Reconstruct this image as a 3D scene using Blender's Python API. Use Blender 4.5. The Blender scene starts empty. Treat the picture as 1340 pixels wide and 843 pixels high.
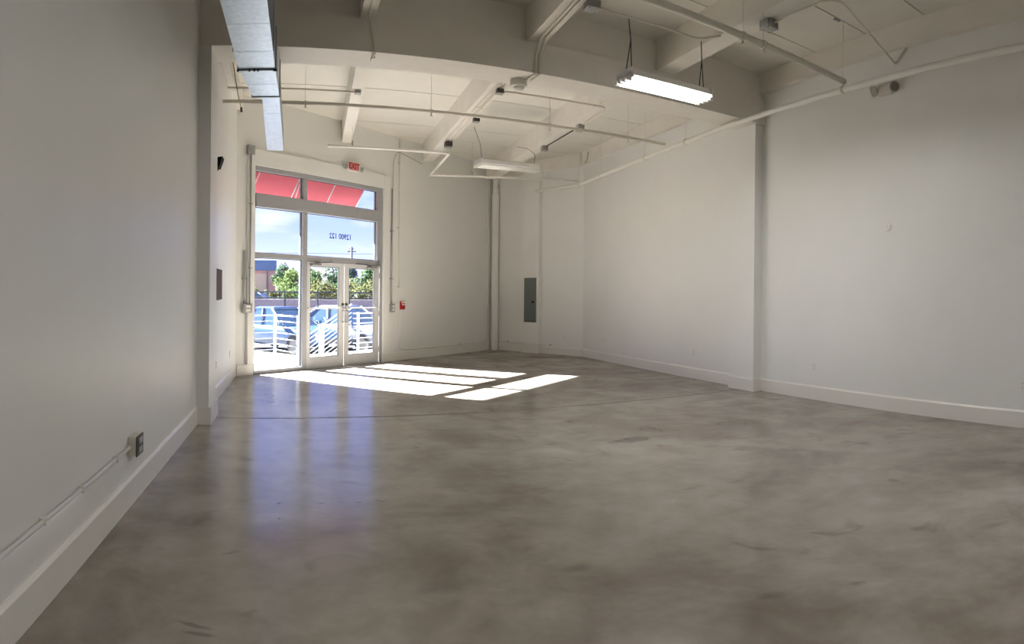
import bpy, bmesh, math, random
from math import sin, cos, pi, radians, atan2, hypot
from mathutils import Vector, Matrix

random.seed(7)
sc = bpy.context.scene
COL = sc.collection

# ------------------------------------------------------------------ frames of the place
DJ = -0.0962          # the beam line is 5.5 degrees off the side walls' normal
YB = -0.7433          # the shop-front wall runs at an angle
DB = 9.778            # distance of the shop-front wall
XL, XR = -1.191, 7.019
ZC = 5.2              # ceiling
ZJ = 4.76             # underside of the joists
ZBM = 4.37            # underside of the beam


def bw(p, d, z=0.0):
    """beam frame (along the beam, across it) -> world"""
    return Vector((p * cos(DJ) + d * sin(DJ), -p * sin(DJ) + d * cos(DJ), z))


def fw(s, a, z=0.0):
    """shop-front frame (along the wall, into the room) -> world"""
    q = DB - a
    return Vector((s * cos(YB) + q * sin(YB), -s * sin(YB) + q * cos(YB), z))


def by(x, d):
    """y of the point with the given x on the beam-parallel line at distance d"""
    return (d - x * sin(DJ)) / cos(DJ)


# ------------------------------------------------------------------ materials
def new_mat(name):
    m = bpy.data.materials.new(name)
    m.use_nodes = True
    nt = m.node_tree
    return m, nt, nt.nodes['Principled BSDF']


def N(nt, kind, **kw):
    n = nt.nodes.new(kind)
    for k, v in kw.items():
        if k in n.inputs:
            n.inputs[k].default_value = v
        else:
            setattr(n, k, v)
    return n


def plain(name, col, rough=0.5, metal=0.0, noise=0.06, scale=6.0, bump=0.0, bscale=60.0, spec=0.5):
    m, nt, b = new_mat(name)
    L = nt.links.new
    tc = N(nt, 'ShaderNodeTexCoord')
    nz = N(nt, 'ShaderNodeTexNoise', Scale=scale, Detail=4.0)
    L(tc.outputs['Object'], nz.inputs['Vector'])
    rp = N(nt, 'ShaderNodeValToRGB')
    lo = [max(0, c * (1 - noise)) for c in col]
    hi = [min(1, c * (1 + noise)) for c in col]
    rp.color_ramp.elements[0].position = 0.3
    rp.color_ramp.elements[1].position = 0.7
    rp.color_ramp.elements[0].color = (*lo, 1)
    rp.color_ramp.elements[1].color = (*hi, 1)
    L(nz.outputs['Fac'], rp.inputs['Fac'])
    L(rp.outputs['Color'], b.inputs['Base Color'])
    b.inputs['Roughness'].default_value = rough
    b.inputs['Metallic'].default_value = metal
    b.inputs['Specular IOR Level'].default_value = spec
    if bump:
        n2 = N(nt, 'ShaderNodeTexNoise', Scale=bscale, Detail=3.0)
        L(tc.outputs['Object'], n2.inputs['Vector'])
        bp = N(nt, 'ShaderNodeBump', Strength=bump, Distance=0.01)
        L(n2.outputs['Fac'], bp.inputs['Height'])
        L(bp.outputs['Normal'], b.inputs['Normal'])
    return m


def glow(name, col, strength):
    m, nt, b = new_mat(name)
    b.inputs['Base Color'].default_value = (*col, 1)
    b.inputs['Emission Color'].default_value = (*col, 1)
    b.inputs['Emission Strength'].default_value = strength
    return m


def pane_mat(name, tint=(1, 1, 1), refl=0.06):
    """thin window glass: clear with a weak mirror"""
    m = bpy.data.materials.new(name)
    m.use_nodes = True
    nt = m.node_tree
    nt.nodes.clear()
    L = nt.links.new
    out = N(nt, 'ShaderNodeOutputMaterial')
    mix = N(nt, 'ShaderNodeMixShader')
    tr = N(nt, 'ShaderNodeBsdfTransparent')
    tr.inputs['Color'].default_value = (*tint, 1)
    gl = N(nt, 'ShaderNodeBsdfGlossy', Roughness=0.02)
    lw = N(nt, 'ShaderNodeLayerWeight', Blend=0.5)
    pw = N(nt, 'ShaderNodeMath', operation='POWER')
    pw.inputs[1].default_value = 5.0
    ml = N(nt, 'ShaderNodeMath', operation='MULTIPLY_ADD')
    ml.inputs[1].default_value = 0.6
    ml.inputs[2].default_value = refl
    ml.use_clamp = True
    L(lw.outputs['Facing'], pw.inputs[0])
    L(pw.outputs[0], ml.inputs[0])
    L(ml.outputs[0], mix.inputs['Fac'])
    L(tr.outputs[0], mix.inputs[1])
    L(gl.outputs[0], mix.inputs[2])
    L(mix.outputs[0], out.inputs['Surface'])
    return m


def concrete_floor():
    m, nt, b = new_mat('polished_concrete')
    L = nt.links.new
    tc = N(nt, 'ShaderNodeTexCoord')
    # broad tonal clouds
    n1 = N(nt, 'ShaderNodeTexNoise', Scale=0.55, Detail=5.0, Roughness=0.62, Distortion=0.4)
    L(tc.outputs['Object'], n1.inputs['Vector'])
    r1 = N(nt, 'ShaderNodeValToRGB')
    e = r1.color_ramp.elements
    e[0].position = 0.30; e[0].color = (0.175, 0.147, 0.118, 1)
    e[1].position = 0.72; e[1].color = (0.395, 0.374, 0.340, 1)
    k = e.new(0.5); k.color = (0.296, 0.268, 0.234, 1)
    L(n1.outputs['Fac'], r1.inputs['Fac'])
    # finer mottling
    n2 = N(nt, 'ShaderNodeTexNoise', Scale=2.1, Detail=4.0, Roughness=0.62, Distortion=0.3)
    L(tc.outputs['Object'], n2.inputs['Vector'])
    r2 = N(nt, 'ShaderNodeValToRGB')
    r2.color_ramp.elements[0].position = 0.36; r2.color_ramp.elements[0].color = (0.80, 0.77, 0.72, 1)
    r2.color_ramp.elements[1].position = 0.62; r2.color_ramp.elements[1].color = (1.06, 1.06, 1.06, 1)
    L(n2.outputs['Fac'], r2.inputs['Fac'])
    mx = N(nt, 'ShaderNodeMix', data_type='RGBA', blend_type='MULTIPLY')
    mx.inputs['Factor'].default_value = 1.0
    L(r1.outputs['Color'], mx.inputs['A']); L(r2.outputs['Color'], mx.inputs['B'])
    # small dark stains
    n3 = N(nt, 'ShaderNodeTexNoise', Scale=2.2, Detail=2.0, Distortion=0.8)
    L(tc.outputs['Object'], n3.inputs['Vector'])
    r3 = N(nt, 'ShaderNodeValToRGB')
    r3.color_ramp.elements[0].position = 0.66; r3.color_ramp.elements[0].color = (1, 1, 1, 1)
    r3.color_ramp.elements[1].position = 0.74; r3.color_ramp.elements[1].color = (0.66, 0.62, 0.58, 1)
    L(n3.outputs['Fac'], r3.inputs['Fac'])
    mx2 = N(nt, 'ShaderNodeMix', data_type='RGBA', blend_type='MULTIPLY')
    mx2.inputs['Factor'].default_value = 0.8
    L(mx.outputs['Result'], mx2.inputs['A']); L(r3.outputs['Color'], mx2.inputs['B'])
    # stains and chips with a place of their own: centre, half size, turn, depth
    wn = N(nt, 'ShaderNodeTexNoise', Scale=6.0, Detail=3.0)
    L(tc.outputs['Object'], wn.inputs['Vector'])
    wv = N(nt, 'ShaderNodeVectorMath', operation='MULTIPLY_ADD')
    wv.inputs[1].default_value = (0.06, 0.06, 0)
    L(wn.outputs['Color'], wv.inputs[0])
    L(tc.outputs['Object'], wv.inputs[2])
    last = mx2.outputs['Result']
    for x, y, rx, ry, rot, dark, soft in ((3.43, 6.22, 0.22, 0.13, 0.15, 0.55, 0.75), (3.20, 6.20, 0.10, 0.06, 0.2, 0.62, 0.7), (3.13, 6.33, 0.22, 0.09, 0.1, 0.80, 0.3),
                                          (0.19, 4.835, 0.030, 0.010, 0.0, 0.30, 0.6), (0.33, 4.833, 0.028, 0.010, 0.0, 0.30, 0.6), (0.47, 4.827, 0.028, 0.012, 0.3, 0.3, 0.6), (0.624, 4.85, 0.04, 0.010, -0.2, 0.3, 0.6),
                                          (-0.107, 4.807, 0.022, 0.014, 0.5, 0.3, 0.6), (-0.106, 4.483, 0.014, 0.020, 0.0, 0.3, 0.6),
                                          (-0.35, 3.87, 0.07, 0.03, 0.5, 0.68, 0.4), (-0.43, 3.0, 0.10, 0.02, -0.3, 0.66, 0.5), (-0.40, 2.93, 0.09, 0.018, -0.2, 0.64, 0.5),
                                          (0.70, 3.36, 0.22, 0.10, 0.3, 0.80, 0.2), (1.55, 3.40, 0.10, 0.06, 0.2, 0.72, 0.3), (3.88, 2.27, 0.16, 0.06, -0.4, 0.82, 0.3), (0.25, 6.9, 0.6, 0.12, 0.1, 0.86, 0.2)):
        sb = N(nt, 'ShaderNodeMapping', vector_type='TEXTURE')
        sb.inputs['Location'].default_value = (x, y, 0)
        sb.inputs['Rotation'].default_value = (0, 0, rot)
        sb.inputs['Scale'].default_value = (rx, ry, 1000.0)
        L(wv.outputs['Vector'], sb.inputs['Vector'])
        ln = N(nt, 'ShaderNodeVectorMath', operation='LENGTH')
        L(sb.outputs['Vector'], ln.inputs[0])
        mr = N(nt, 'ShaderNodeMapRange')
        mr.inputs['From Min'].default_value = soft
        mr.inputs['From Max'].default_value = 1.1
        mr.inputs['To Min'].default_value = dark
        mr.inputs['To Max'].default_value = 1.0
        L(ln.outputs['Value'], mr.inputs['Value'])
        ms = N(nt, 'ShaderNodeMix', data_type='RGBA', blend_type='MULTIPLY')
        ms.inputs['Factor'].default_value = 1.0
        L(last, ms.inputs['A']); L(mr.outputs['Result'], ms.inputs['B'])
        last = ms.outputs['Result']
    # sealed surface: matt concrete under a thin clear coat
    df = N(nt, 'ShaderNodeBsdfDiffuse')
    L(last, df.inputs['Color'])
    gl = N(nt, 'ShaderNodeBsdfGlossy', Roughness=0.19)
    fr = N(nt, 'ShaderNodeFresnel', IOR=1.62)
    mn = N(nt, 'ShaderNodeMath', operation='MINIMUM')
    mn.inputs[1].default_value = 0.33
    L(fr.outputs[0], mn.inputs[0])
    mxs = N(nt, 'ShaderNodeMixShader')
    L(mn.outputs[0], mxs.inputs['Fac']); L(df.outputs[0], mxs.inputs[1]); L(gl.outputs[0], mxs.inputs[2])
    L(mxs.outputs[0], nt.nodes['Material Output'].inputs['Surface'])
    nt.nodes.remove(b)
    return m


def block_wall():
    """painted concrete block: the courses barely read"""
    m, nt, b = new_mat('painted_block')
    L = nt.links.new
    tc = N(nt, 'ShaderNodeTexCoord')
    mp = N(nt, 'ShaderNodeMapping')
    mp.inputs['Rotation'].default_value = (radians(90), 0, 0)
    L(tc.outputs['Object'], mp.inputs['Vector'])
    br = N(nt, 'ShaderNodeTexBrick', Scale=1.0)
    br.inputs['Color1'].default_value = (1, 1, 1, 1)
    br.inputs['Color2'].default_value = (0.97, 0.97, 0.97, 1)
    br.inputs['Mortar'].default_value = (0.3, 0.3, 0.3, 1)
    br.inputs['Mortar Size'].default_value = 0.006
    br.inputs['Mortar Smooth'].default_value = 0.6
    br.inputs['Brick Width'].default_value = 0.4
    br.inputs['Row Height'].default_value = 0.2
    L(mp.outputs['Vector'], br.inputs['Vector'])
    b.inputs['Base Color'].default_value = (*WALL, 1)
    b.inputs['Roughness'].default_value = 0.6
    bp = N(nt, 'ShaderNodeBump', Strength=0.25, Distance=0.004)
    L(br.outputs['Color'], bp.inputs['Height'])
    L(bp.outputs['Normal'], b.inputs['Normal'])
    return m


WALL = (0.775, 0.778, 0.765)
M = {}
M['wall'] = plain('wall_paint', WALL, 0.42, noise=0.015, scale=1.5, bump=0.03, bscale=90)
M['block'] = block_wall()
M['trim'] = plain('trim_paint', (0.77, 0.755, 0.72), 0.33, noise=0.015, scale=3)
M['beam'] = plain('beam_paint', (0.72, 0.69, 0.635), 0.55, noise=0.04, scale=2.5, bump=0.08, bscale=25)
M['plank'] = plain('ceiling_paint', (0.68, 0.665, 0.61), 0.55, noise=0.03, scale=2.0, bump=0.04, bscale=20)
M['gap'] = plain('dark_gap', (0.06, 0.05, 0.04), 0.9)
M['floor'] = concrete_floor()
M['joint'] = plain('joint_filler', (0.05, 0.043, 0.036), 0.8)
M['pipe'] = plain('pipe_paint', (0.66, 0.63, 0.56), 0.45, noise=0.04, scale=5)
M['pipe_white'] = plain('pipe_white', (0.76, 0.74, 0.70), 0.4, noise=0.03, scale=5)
M['conduit'] = plain('galvanised_conduit', (0.36, 0.36, 0.355), 0.42, metal=0.4, noise=0.06, scale=9)
M['steel_box'] = plain('steel_box', (0.34, 0.34, 0.33), 0.4, metal=0.5, noise=0.12, scale=12)
M['dark_steel'] = plain('dark_steel', (0.07, 0.065, 0.06), 0.5, metal=0.5)
M['black'] = plain('black_plastic', (0.008, 0.008, 0.008), 0.8, spec=0.2)
M['cable'] = plain('black_cable', (0.02, 0.02, 0.018), 0.6)
M['grey_cable'] = plain('grey_wire', (0.22, 0.21, 0.19), 0.5)
M['alu'] = plain('aluminium_frame', (0.33, 0.335, 0.35), 0.42, metal=0.0, noise=0.03, scale=8)
M['alu_dark'] = plain('dark_gasket', (0.03, 0.035, 0.045), 0.5)
M['door_alu'] = plain('door_aluminium', (0.58, 0.58, 0.585), 0.4, metal=0.0, noise=0.03, scale=8)
M['glass'] = pane_mat('window_glass', (0.98, 0.99, 1.0), 0.03)
M['vinyl'] = plain('dark_vinyl', (0.03, 0.035, 0.04), 0.5)
M['plate'] = plain('white_plate', (0.78, 0.77, 0.74), 0.35, noise=0.01)
M['slot'] = plain('dark_slot', (0.05, 0.05, 0.05), 0.6)
M['enamel'] = plain('white_enamel', (0.82, 0.82, 0.82), 0.3, noise=0.01)
M['tube_on'] = glow('lit_tube', (1.0, 0.985, 0.95), 5.0)
M['tube_added'] = glow('lit_tube_added', (1.0, 0.985, 0.95), 5.0)  # tubes of the added fixtures out of view
M['tube_off'] = plain('unlit_tube', (0.86, 0.85, 0.82), 0.25, noise=0.01)
M['panel_grey'] = plain('panel_grey', (0.125, 0.14, 0.135), 0.45, noise=0.03)
M['panel_brown'] = plain('panel_brown', (0.060, 0.036, 0.026), 0.85, noise=0.12, scale=14)
M['red'] = plain('alarm_red', (0.36, 0.012, 0.014), 0.35)
M['exit_face'] = plain('exit_face', (0.72, 0.25, 0.23), 0.4)
M['exit_red'] = plain('exit_letters', (0.30, 0.012, 0.012), 0.4)
M['lamp_head'] = plain('lamp_housing', (0.60, 0.58, 0.53), 0.4)
M['lens'] = plain('lamp_lens', (0.22, 0.21, 0.19), 0.3)


def duct_metal():
    m, nt, b = new_mat('galvanised_duct')
    L = nt.links.new
    tc = N(nt, 'ShaderNodeTexCoord')
    vo = N(nt, 'ShaderNodeTexVoronoi', Scale=26.0)
    L(tc.outputs['Object'], vo.inputs['Vector'])
    rp = N(nt, 'ShaderNodeValToRGB')
    rp.color_ramp.elements[0].color = (0.32, 0.38, 0.44, 1)
    rp.color_ramp.elements[1].color = (0.42, 0.48, 0.54, 1)
    L(vo.outputs['Color'], rp.inputs['Fac'])
    L(rp.outputs['Color'], b.inputs['Base Color'])
    b.inputs['Metallic'].default_value = 0.85
    b.inputs['Roughness'].default_value = 0.36
    nz = N(nt, 'ShaderNodeTexNoise', Scale=3.0, Detail=2.0)
    L(tc.outputs['Object'], nz.inputs['Vector'])
    bp = N(nt, 'ShaderNodeBump', Strength=0.12, Distance=0.03)
    L(nz.outputs['Fac'], bp.inputs['Height'])
    L(bp.outputs['Normal'], b.inputs['Normal'])
    return m


M['duct'] = duct_metal()
# outside
M['landing'] = plain('landing_concrete', (0.15, 0.148, 0.145), 0.8, noise=0.06, scale=3)
M['asphalt'] = plain('asphalt', (0.085, 0.086, 0.09), 0.85, noise=0.12, scale=2)
M['rib_white'] = plain('rib_white', (0.82, 0.80, 0.78), 0.5)
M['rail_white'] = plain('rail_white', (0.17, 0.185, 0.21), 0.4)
M['stucco'] = plain('stucco', (0.62, 0.58, 0.5), 0.8)
M['awning'] = plain('awning_red', (0.50, 0.07, 0.10), 0.7, noise=0.05)
M['car_blue'] = plain('car_blue', (0.025, 0.055, 0.12), 0.22, noise=0.02, spec=0.8)
M['car_white'] = plain('car_white', (0.15, 0.165, 0.19), 0.25, noise=0.01, spec=0.7)
M['car_glass'] = plain('car_glass', (0.03, 0.055, 0.09), 0.06, noise=0.02, spec=1.0)
M['tyre'] = plain('tyre', (0.025, 0.025, 0.028), 0.8)
M['rim'] = plain('rim', (0.55, 0.57, 0.6), 0.35, metal=0.5)
M['lamp_glass'] = plain('lamp_glass', (0.6, 0.64, 0.7), 0.15)
M['fence'] = plain('fence_black', (0.03, 0.035, 0.045), 0.6)
M['low_wall'] = plain('low_wall', (0.36, 0.29, 0.28), 0.85, noise=0.1)
M['brick_pink'] = plain('brick_pink', (0.46, 0.25, 0.22), 0.85, noise=0.08, scale=2)
M['roof_blue'] = plain('roof_blue', (0.07, 0.13, 0.27), 0.6)
M['tan'] = plain('tan_panel', (0.50, 0.38, 0.28), 0.8)
M['shed'] = plain('shed_dark', (0.10, 0.13, 0.17), 0.7)
M['bark'] = plain('bark', (0.10, 0.075, 0.05), 0.9, noise=0.2, scale=10)
M['pole'] = plain('pole_wood', (0.12, 0.11, 0.10), 0.9)
M['dirt'] = plain('dry_ground', (0.16, 0.15, 0.11), 0.95, noise=0.2, scale=0.4)


def leaf_mat(name, col, var=0.35):
    m, nt, b = new_mat(name)
    L = nt.links.new
    tc = N(nt, 'ShaderNodeTexCoord')
    nz = N(nt, 'ShaderNodeTexNoise', Scale=1.4, Detail=3.0)
    L(tc.outputs['Object'], nz.inputs['Vector'])
    rp = N(nt, 'ShaderNodeValToRGB')
    rp.color_ramp.elements[0].position = 0.35
    rp.color_ramp.elements[1].position = 0.65
    rp.color_ramp.elements[0].color = (*[c * (1 - var) for c in col], 1)
    rp.color_ramp.elements[1].color = (*[min(1, c * (1 + var)) for c in col], 1)
    L(nz.outputs['Fac'], rp.inputs['Fac'])
    L(rp.outputs['Color'], b.inputs['Base Color'])
    b.inputs['Roughness'].default_value = 0.95
    b.inputs['Specular IOR Level'].default_value = 0.05
    tl = N(nt, 'ShaderNodeBsdfTranslucent')
    L(rp.outputs['Color'], tl.inputs['Color'])
    mx = N(nt, 'ShaderNodeMixShader')
    mx.inputs['Fac'].default_value = 0.3
    L(b.outputs[0], mx.inputs[1]); L(tl.outputs[0], mx.inputs[2])
    L(mx.outputs[0], nt.nodes['Material Output'].inputs['Surface'])
    return m


M['leaf_dark'] = leaf_mat('leaf_dark', (0.035, 0.062, 0.036))
M['leaf_mid'] = leaf_mat('leaf_mid', (0.052, 0.088, 0.036))
M['leaf_lime'] = leaf_mat('leaf_lime', (0.080, 0.115, 0.04))
M['leaf_olive'] = leaf_mat('leaf_olive', (0.080, 0.088, 0.038))
M['leaf_blue'] = leaf_mat('leaf_blue', (0.04, 0.068, 0.082))

# ------------------------------------------------------------------ mesh helpers


class MB:
    def __init__(self):
        self.bm = bmesh.new()

    def box(self, a, b, bevel=0.0, rot=None):
        """axis-aligned box from corner a to corner b; rot is an optional matrix"""
        a, b = Vector(a), Vector(b)
        lo = Vector([min(a[i], b[i]) for i in range(3)])
        hi = Vector([max(a[i], b[i]) for i in range(3)])
        r = bmesh.ops.create_cube(self.bm, size=1.0)
        vs = r['verts']
        for v in vs:
            v.co = Vector([lo[i] + (v.co[i] + 0.5) * (hi[i] - lo[i]) for i in range(3)])
        if bevel:
            es = list({e for v in vs for e in v.link_edges})
            rb = bmesh.ops.bevel(self.bm, geom=es, offset=bevel, segments=2, affect='EDGES', profile=0.5)
            vs = list({v for f in rb['faces'] for v in f.verts} | {v for v in vs if v.is_valid})
        if rot is not None:
            for v in vs:
                v.co = rot @ v.co
        return self

    def prism(self, pts, z0, z1):
        """vertical prism over a plan polygon"""
        lo = [self.bm.verts.new((p[0], p[1], z0)) for p in pts]
        hi = [self.bm.verts.new((p[0], p[1], z1)) for p in pts]
        n = len(pts)
        fs = [self.bm.faces.new(lo[::-1]), self.bm.faces.new(hi)]
        for i in range(n):
            fs.append(self.bm.faces.new((lo[i], lo[(i + 1) % n], hi[(i + 1) % n], hi[i])))
        bmesh.ops.recalc_face_normals(self.bm, faces=fs)
        return self

    def hexa(self, pts):
        """eight corners: four of one end, four of the other end"""
        vs = [self.bm.verts.new(p) for p in pts]
        fs = []
        for q in ((3, 2, 1, 0), (4, 5, 6, 7), (0, 1, 5, 4), (1, 2, 6, 5), (2, 3, 7, 6), (3, 0, 4, 7)):
            fs.append(self.bm.faces.new([vs[i] for i in q]))
        bmesh.ops.recalc_face_normals(self.bm, faces=fs)
        return self

    def tube(self, pts, r, seg=10, fillet=0.0, smooth=True):
        """round bar along a polyline, corners eased by fillet"""
        P = [Vector(p) for p in pts]
        if fillet and len(P) > 2:
            Q = [P[0]]
            for i in range(1, len(P) - 1):
                u, w = (P[i - 1] - P[i]), (P[i + 1] - P[i])
                t = min(fillet, u.length * 0.45, w.length * 0.45)
                A, B = P[i] + u.normalized() * t, P[i] + w.normalized() * t
                for k in range(6):
                    q = k / 5
                    Q.append(A * (1 - q) ** 2 + P[i] * 2 * q * (1 - q) + B * q * q)
            Q.append(P[-1])
            P = Q
        rings = []
        t0 = (P[1] - P[0]).normalized()
        ref = Vector((0, 0, 1)) if abs(t0.z) < 0.9 else Vector((1, 0, 0))
        nrm = t0.cross(ref).normalized()
        for i, p in enumerate(P):
            if i == 0:
                t = t0
            elif i == len(P) - 1:
                t = (P[i] - P[i - 1]).normalized()
            else:
                t = ((P[i] - P[i - 1]).normalized() + (P[i + 1] - P[i]).normalized()).normalized()
            nrm = (nrm - t * nrm.dot(t)).normalized()
            bn = t.cross(nrm)
            rr = r(i / (len(P) - 1)) if callable(r) else r
            rings.append([self.bm.verts.new(p + (nrm * cos(2 * pi * k / seg) + bn * sin(2 * pi * k / seg)) * rr) for k in range(seg)])
        fs = []
        for a, b in zip(rings, rings[1:]):
            for k in range(seg):
                f = self.bm.faces.new((a[k], a[(k + 1) % seg], b[(k + 1) % seg], b[k]))
                f.smooth = smooth
                fs.append(f)
        fs.append(self.bm.faces.new(rings[0][::-1]))
        fs.append(self.bm.faces.new(rings[-1]))
        bmesh.ops.recalc_face_normals(self.bm, faces=fs)
        return self

    def lathe(self, prof, origin=(0, 0, 0), axis=(0, 0, 1), seg=24):
        """profile of (radius, height) turned round an axis"""
        o, ax = Vector(origin), Vector(axis).normalized()
        ref = Vector((0, 0, 1)) if abs(ax.z) < 0.9 else Vector((1, 0, 0))
        u = ax.cross(ref).normalized()
        w = ax.cross(u)
        rings = [[self.bm.verts.new(o + ax * h + (u * cos(2 * pi * k / seg) + w * sin(2 * pi * k / seg)) * max(r, 1e-4)) for k in range(seg)] for r, h in prof]
        fs = []
        for a, b in zip(rings, rings[1:]):
            for k in range(seg):
                fs.append(self.bm.faces.new((a[k], a[(k + 1) % seg], b[(k + 1) % seg], b[k])))
        fs.append(self.bm.faces.new(rings[0][::-1]))
        fs.append(self.bm.faces.new(rings[-1]))
        bmesh.ops.recalc_face_normals(self.bm, faces=fs)
        for f in fs[:-2]:
            f.smooth = False
        return self

    def build(self, name, mat, parent=None, smooth=False):
        me = bpy.data.meshes.new(name)
        self.bm.to_mesh(me)
        self.bm.free()
        me.materials.append(mat)
        if smooth:
            for p in me.polygons:
                p.use_smooth = True
        o = bpy.data.objects.new(name, me)
        COL.objects.link(o)
        if parent is not None:
            o.parent = parent
        return o


def tag(o, label, cat, group=None, kind=None):
    o['label'] = label
    o['category'] = cat
    if group:
        o['group'] = group
    if kind:
        o['kind'] = kind
    return o


def thing(name, label, cat, loc=(0, 0, 0), rz=0.0, group=None, kind=None):
    o = bpy.data.objects.new(name, None)
    o.empty_display_size = 0.1
    COL.objects.link(o)
    o.location = loc
    o.rotation_euler = (0, 0, rz)
    return tag(o, label, cat, group, kind)


def struct(name, mb, mat, label, cat, group=None):
    return tag(mb.build(name, mat), label, cat, group, 'structure')


def copy_tree(o, parent=None):
    c = o.copy()
    COL.objects.link(c)
    c.parent = parent
    for ch in [x for x in COL.objects if x.parent == o]:
        copy_tree(ch, c)
    return c


def lettering(text, size, name, mat, parent, loc, rot, depth=0.002, mirror=False, bold=0.0):
    cu = bpy.data.curves.new(name, 'FONT')
    cu.body = text
    cu.size = size
    cu.extrude = depth
    cu.offset = bold
    cu.align_x = 'CENTER'
    cu.align_y = 'CENTER'
    tmp = bpy.data.objects.new(name + '_curve', cu)
    COL.objects.link(tmp)
    dg = bpy.context.evaluated_depsgraph_get()
    me = bpy.data.meshes.new_from_object(tmp.evaluated_get(dg))
    bpy.data.objects.remove(tmp)
    bpy.data.curves.remove(cu)
    me.materials.clear()
    me.materials.append(mat)
    me.transform(Matrix.Rotation(rot[2], 4, 'Z') @ Matrix.Rotation(rot[1], 4, 'Y') @ Matrix.Rotation(rot[0], 4, 'X'))
    o = bpy.data.objects.new(name, me)
    COL.objects.link(o)
    o.parent = parent
    o.location = loc
    return o


RB, RF = -DJ, -YB       # rotations of the beam frame and of the shop-front frame


def in_beam(pts):
    return [bw(*p) for p in pts]


def in_front(pts):
    return [fw(*p) for p in pts]


# ------------------------------------------------------------------ the room shell
C_BL = fw(7.372, 0)                        # corner of left wall and shop-front wall
C0 = Vector((5.47, 18.31, 0))              # far corner
C3 = Vector((XR, 15.49, 0))                # right wall meets the splayed wall
REAR = -6.0
plan = [(XL, REAR), (XR, REAR), (XR, C3.y), (C0.x, C0.y), (C_BL.x, C_BL.y)]

b = MB(); b.prism(plan, -0.2, 0.0)
floor = struct('floor', b, M['floor'], 'stained grey brown polished concrete floor of the empty shop', 'floor')

# saw-cut joint under the beam: a hair-wide strip let into the floor
b = MB()
jp0, jp1 = bw(-0.20, 8.085), bw(7.60, 8.03)
dn = Vector((sin(DJ), cos(DJ), 0)) * 0.014
b.prism([(jp0 - dn)[:2], (jp1 - dn)[:2], (jp1 + dn)[:2], (jp0 + dn)[:2]], -0.004, 0.0012)
struct('trim_floor_joint', b, M['joint'], 'thin dark joint line running across the concrete floor below the beam', 'floor joint')

b = MB(); b.box((XL - 0.2, REAR, 0), (XL, C_BL.y + 0.2, 5.6))
struct('wall_left', b, M['wall'], 'plain off-white wall on the left side of the room', 'wall')
b = MB(); b.box((XR, REAR, 0), (XR + 0.2, C3.y, 5.6))
struct('wall_right', b, M['wall'], 'plain off-white wall on the right side of the room', 'wall')
b = MB(); b.box((XL - 0.2, REAR - 0.2, 0), (XR + 0.2, REAR, 5.6))
struct('wall_rear', b, M['wall'], 'plain wall at the rear of the room behind the viewer', 'wall')

sd = (C0 - C3).normalized()                # along the splayed wall
sn = Vector((-sd.y, sd.x, 0))              # towards the room
if sn.x > 0:
    sn = -sn
b = MB(); b.prism([C3[:2], C0[:2], (C0 - sn * 0.2)[:2], (C3 - sn * 0.2)[:2]], 0, 5.6)
struct('wall_far', b, M['wall'], 'short splayed wall in the far corner behind the electrical panel', 'wall')

# shop-front wall: built in its own frame (local x along wall, local y outward)
OPL, OPR, OPT = 7.776, 11.50, 3.94
wf = MB()
wf.box((7.10, 0, 0), (OPL, 0.25, 5.6))
wf.box((OPR, 0, 0), (16.55, 0.25, 5.6))
wf.box((OPL, 0, OPT), (OPR, 0.25, 5.6))
wall_front = struct('wall_front', wf, M['block'], 'painted block wall that holds the glazed shop front', 'wall')
O_F = Vector((DB * sin(YB), DB * cos(YB), 0))
wall_front.location = O_F
wall_front.rotation_euler = (0, 0, RF)

# flat casing round the opening
b = MB()
b.box((7.615, -0.05, 0.205), (OPL, 0, 4.24), 0.004)
b.box((OPR, -0.05, 0.205), (11.70, 0, 4.24), 0.004)
b.box((OPL, -0.05, OPT), (OPR, 0, 4.24), 0.004)
o = struct('trim_casing', b, M['wall'], 'flat painted casing board framing the glazed shop front', 'trim')
o.location = O_F; o.rotation_euler = (0, 0, RF)

# ceiling: boards with open joints over a dark backing
def ceiling_boards(d_edges, name, label):
    mb = MB()
    for d0, d1 in zip(d_edges, d_edges[1:]):
        q = [(XL - 0.1, by(XL - 0.1, d0 + 0.011)), (XR + 0.1, by(XR + 0.1, d0 + 0.011)),
             (XR + 0.1, by(XR + 0.1, d1 - 0.011)), (XL - 0.1, by(XL - 0.1, d1 - 0.011))]
        mb.prism(q, ZC, ZC + 0.06)
    return struct(name, mb, M['plank'], label, 'ceiling')


near_edges = [x - 0.6 + 0.7 for x in [-6.7, -5.7, -4.7, -3.7, -2.7, -1.7, -0.7, 0.3, 1.3, 2.3, 3.3, 4.3, 5.3, 6.3]] + [7.78]
ceiling_boards(near_edges, 'ceiling', 'painted plank ceiling of the near bay')
ceiling_boards([8.1, 9.38, 10.5, 11.61, 12.73, 13.85, 14.95, 16.1, 17.2, 18.3], 'ceiling_far', 'painted plank ceiling of the far bay by the shop front')
b = MB(); b.prism([(XL - 0.2, REAR - 0.2), (XR + 0.3, REAR - 0.2), (XR + 0.3, 19), (XL - 0.2, 19)], ZC + 0.07, ZC + 0.3)
struct('ceiling_deck', b, M['gap'], 'dark deck above the open joints of the ceiling planks', 'ceiling')

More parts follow.
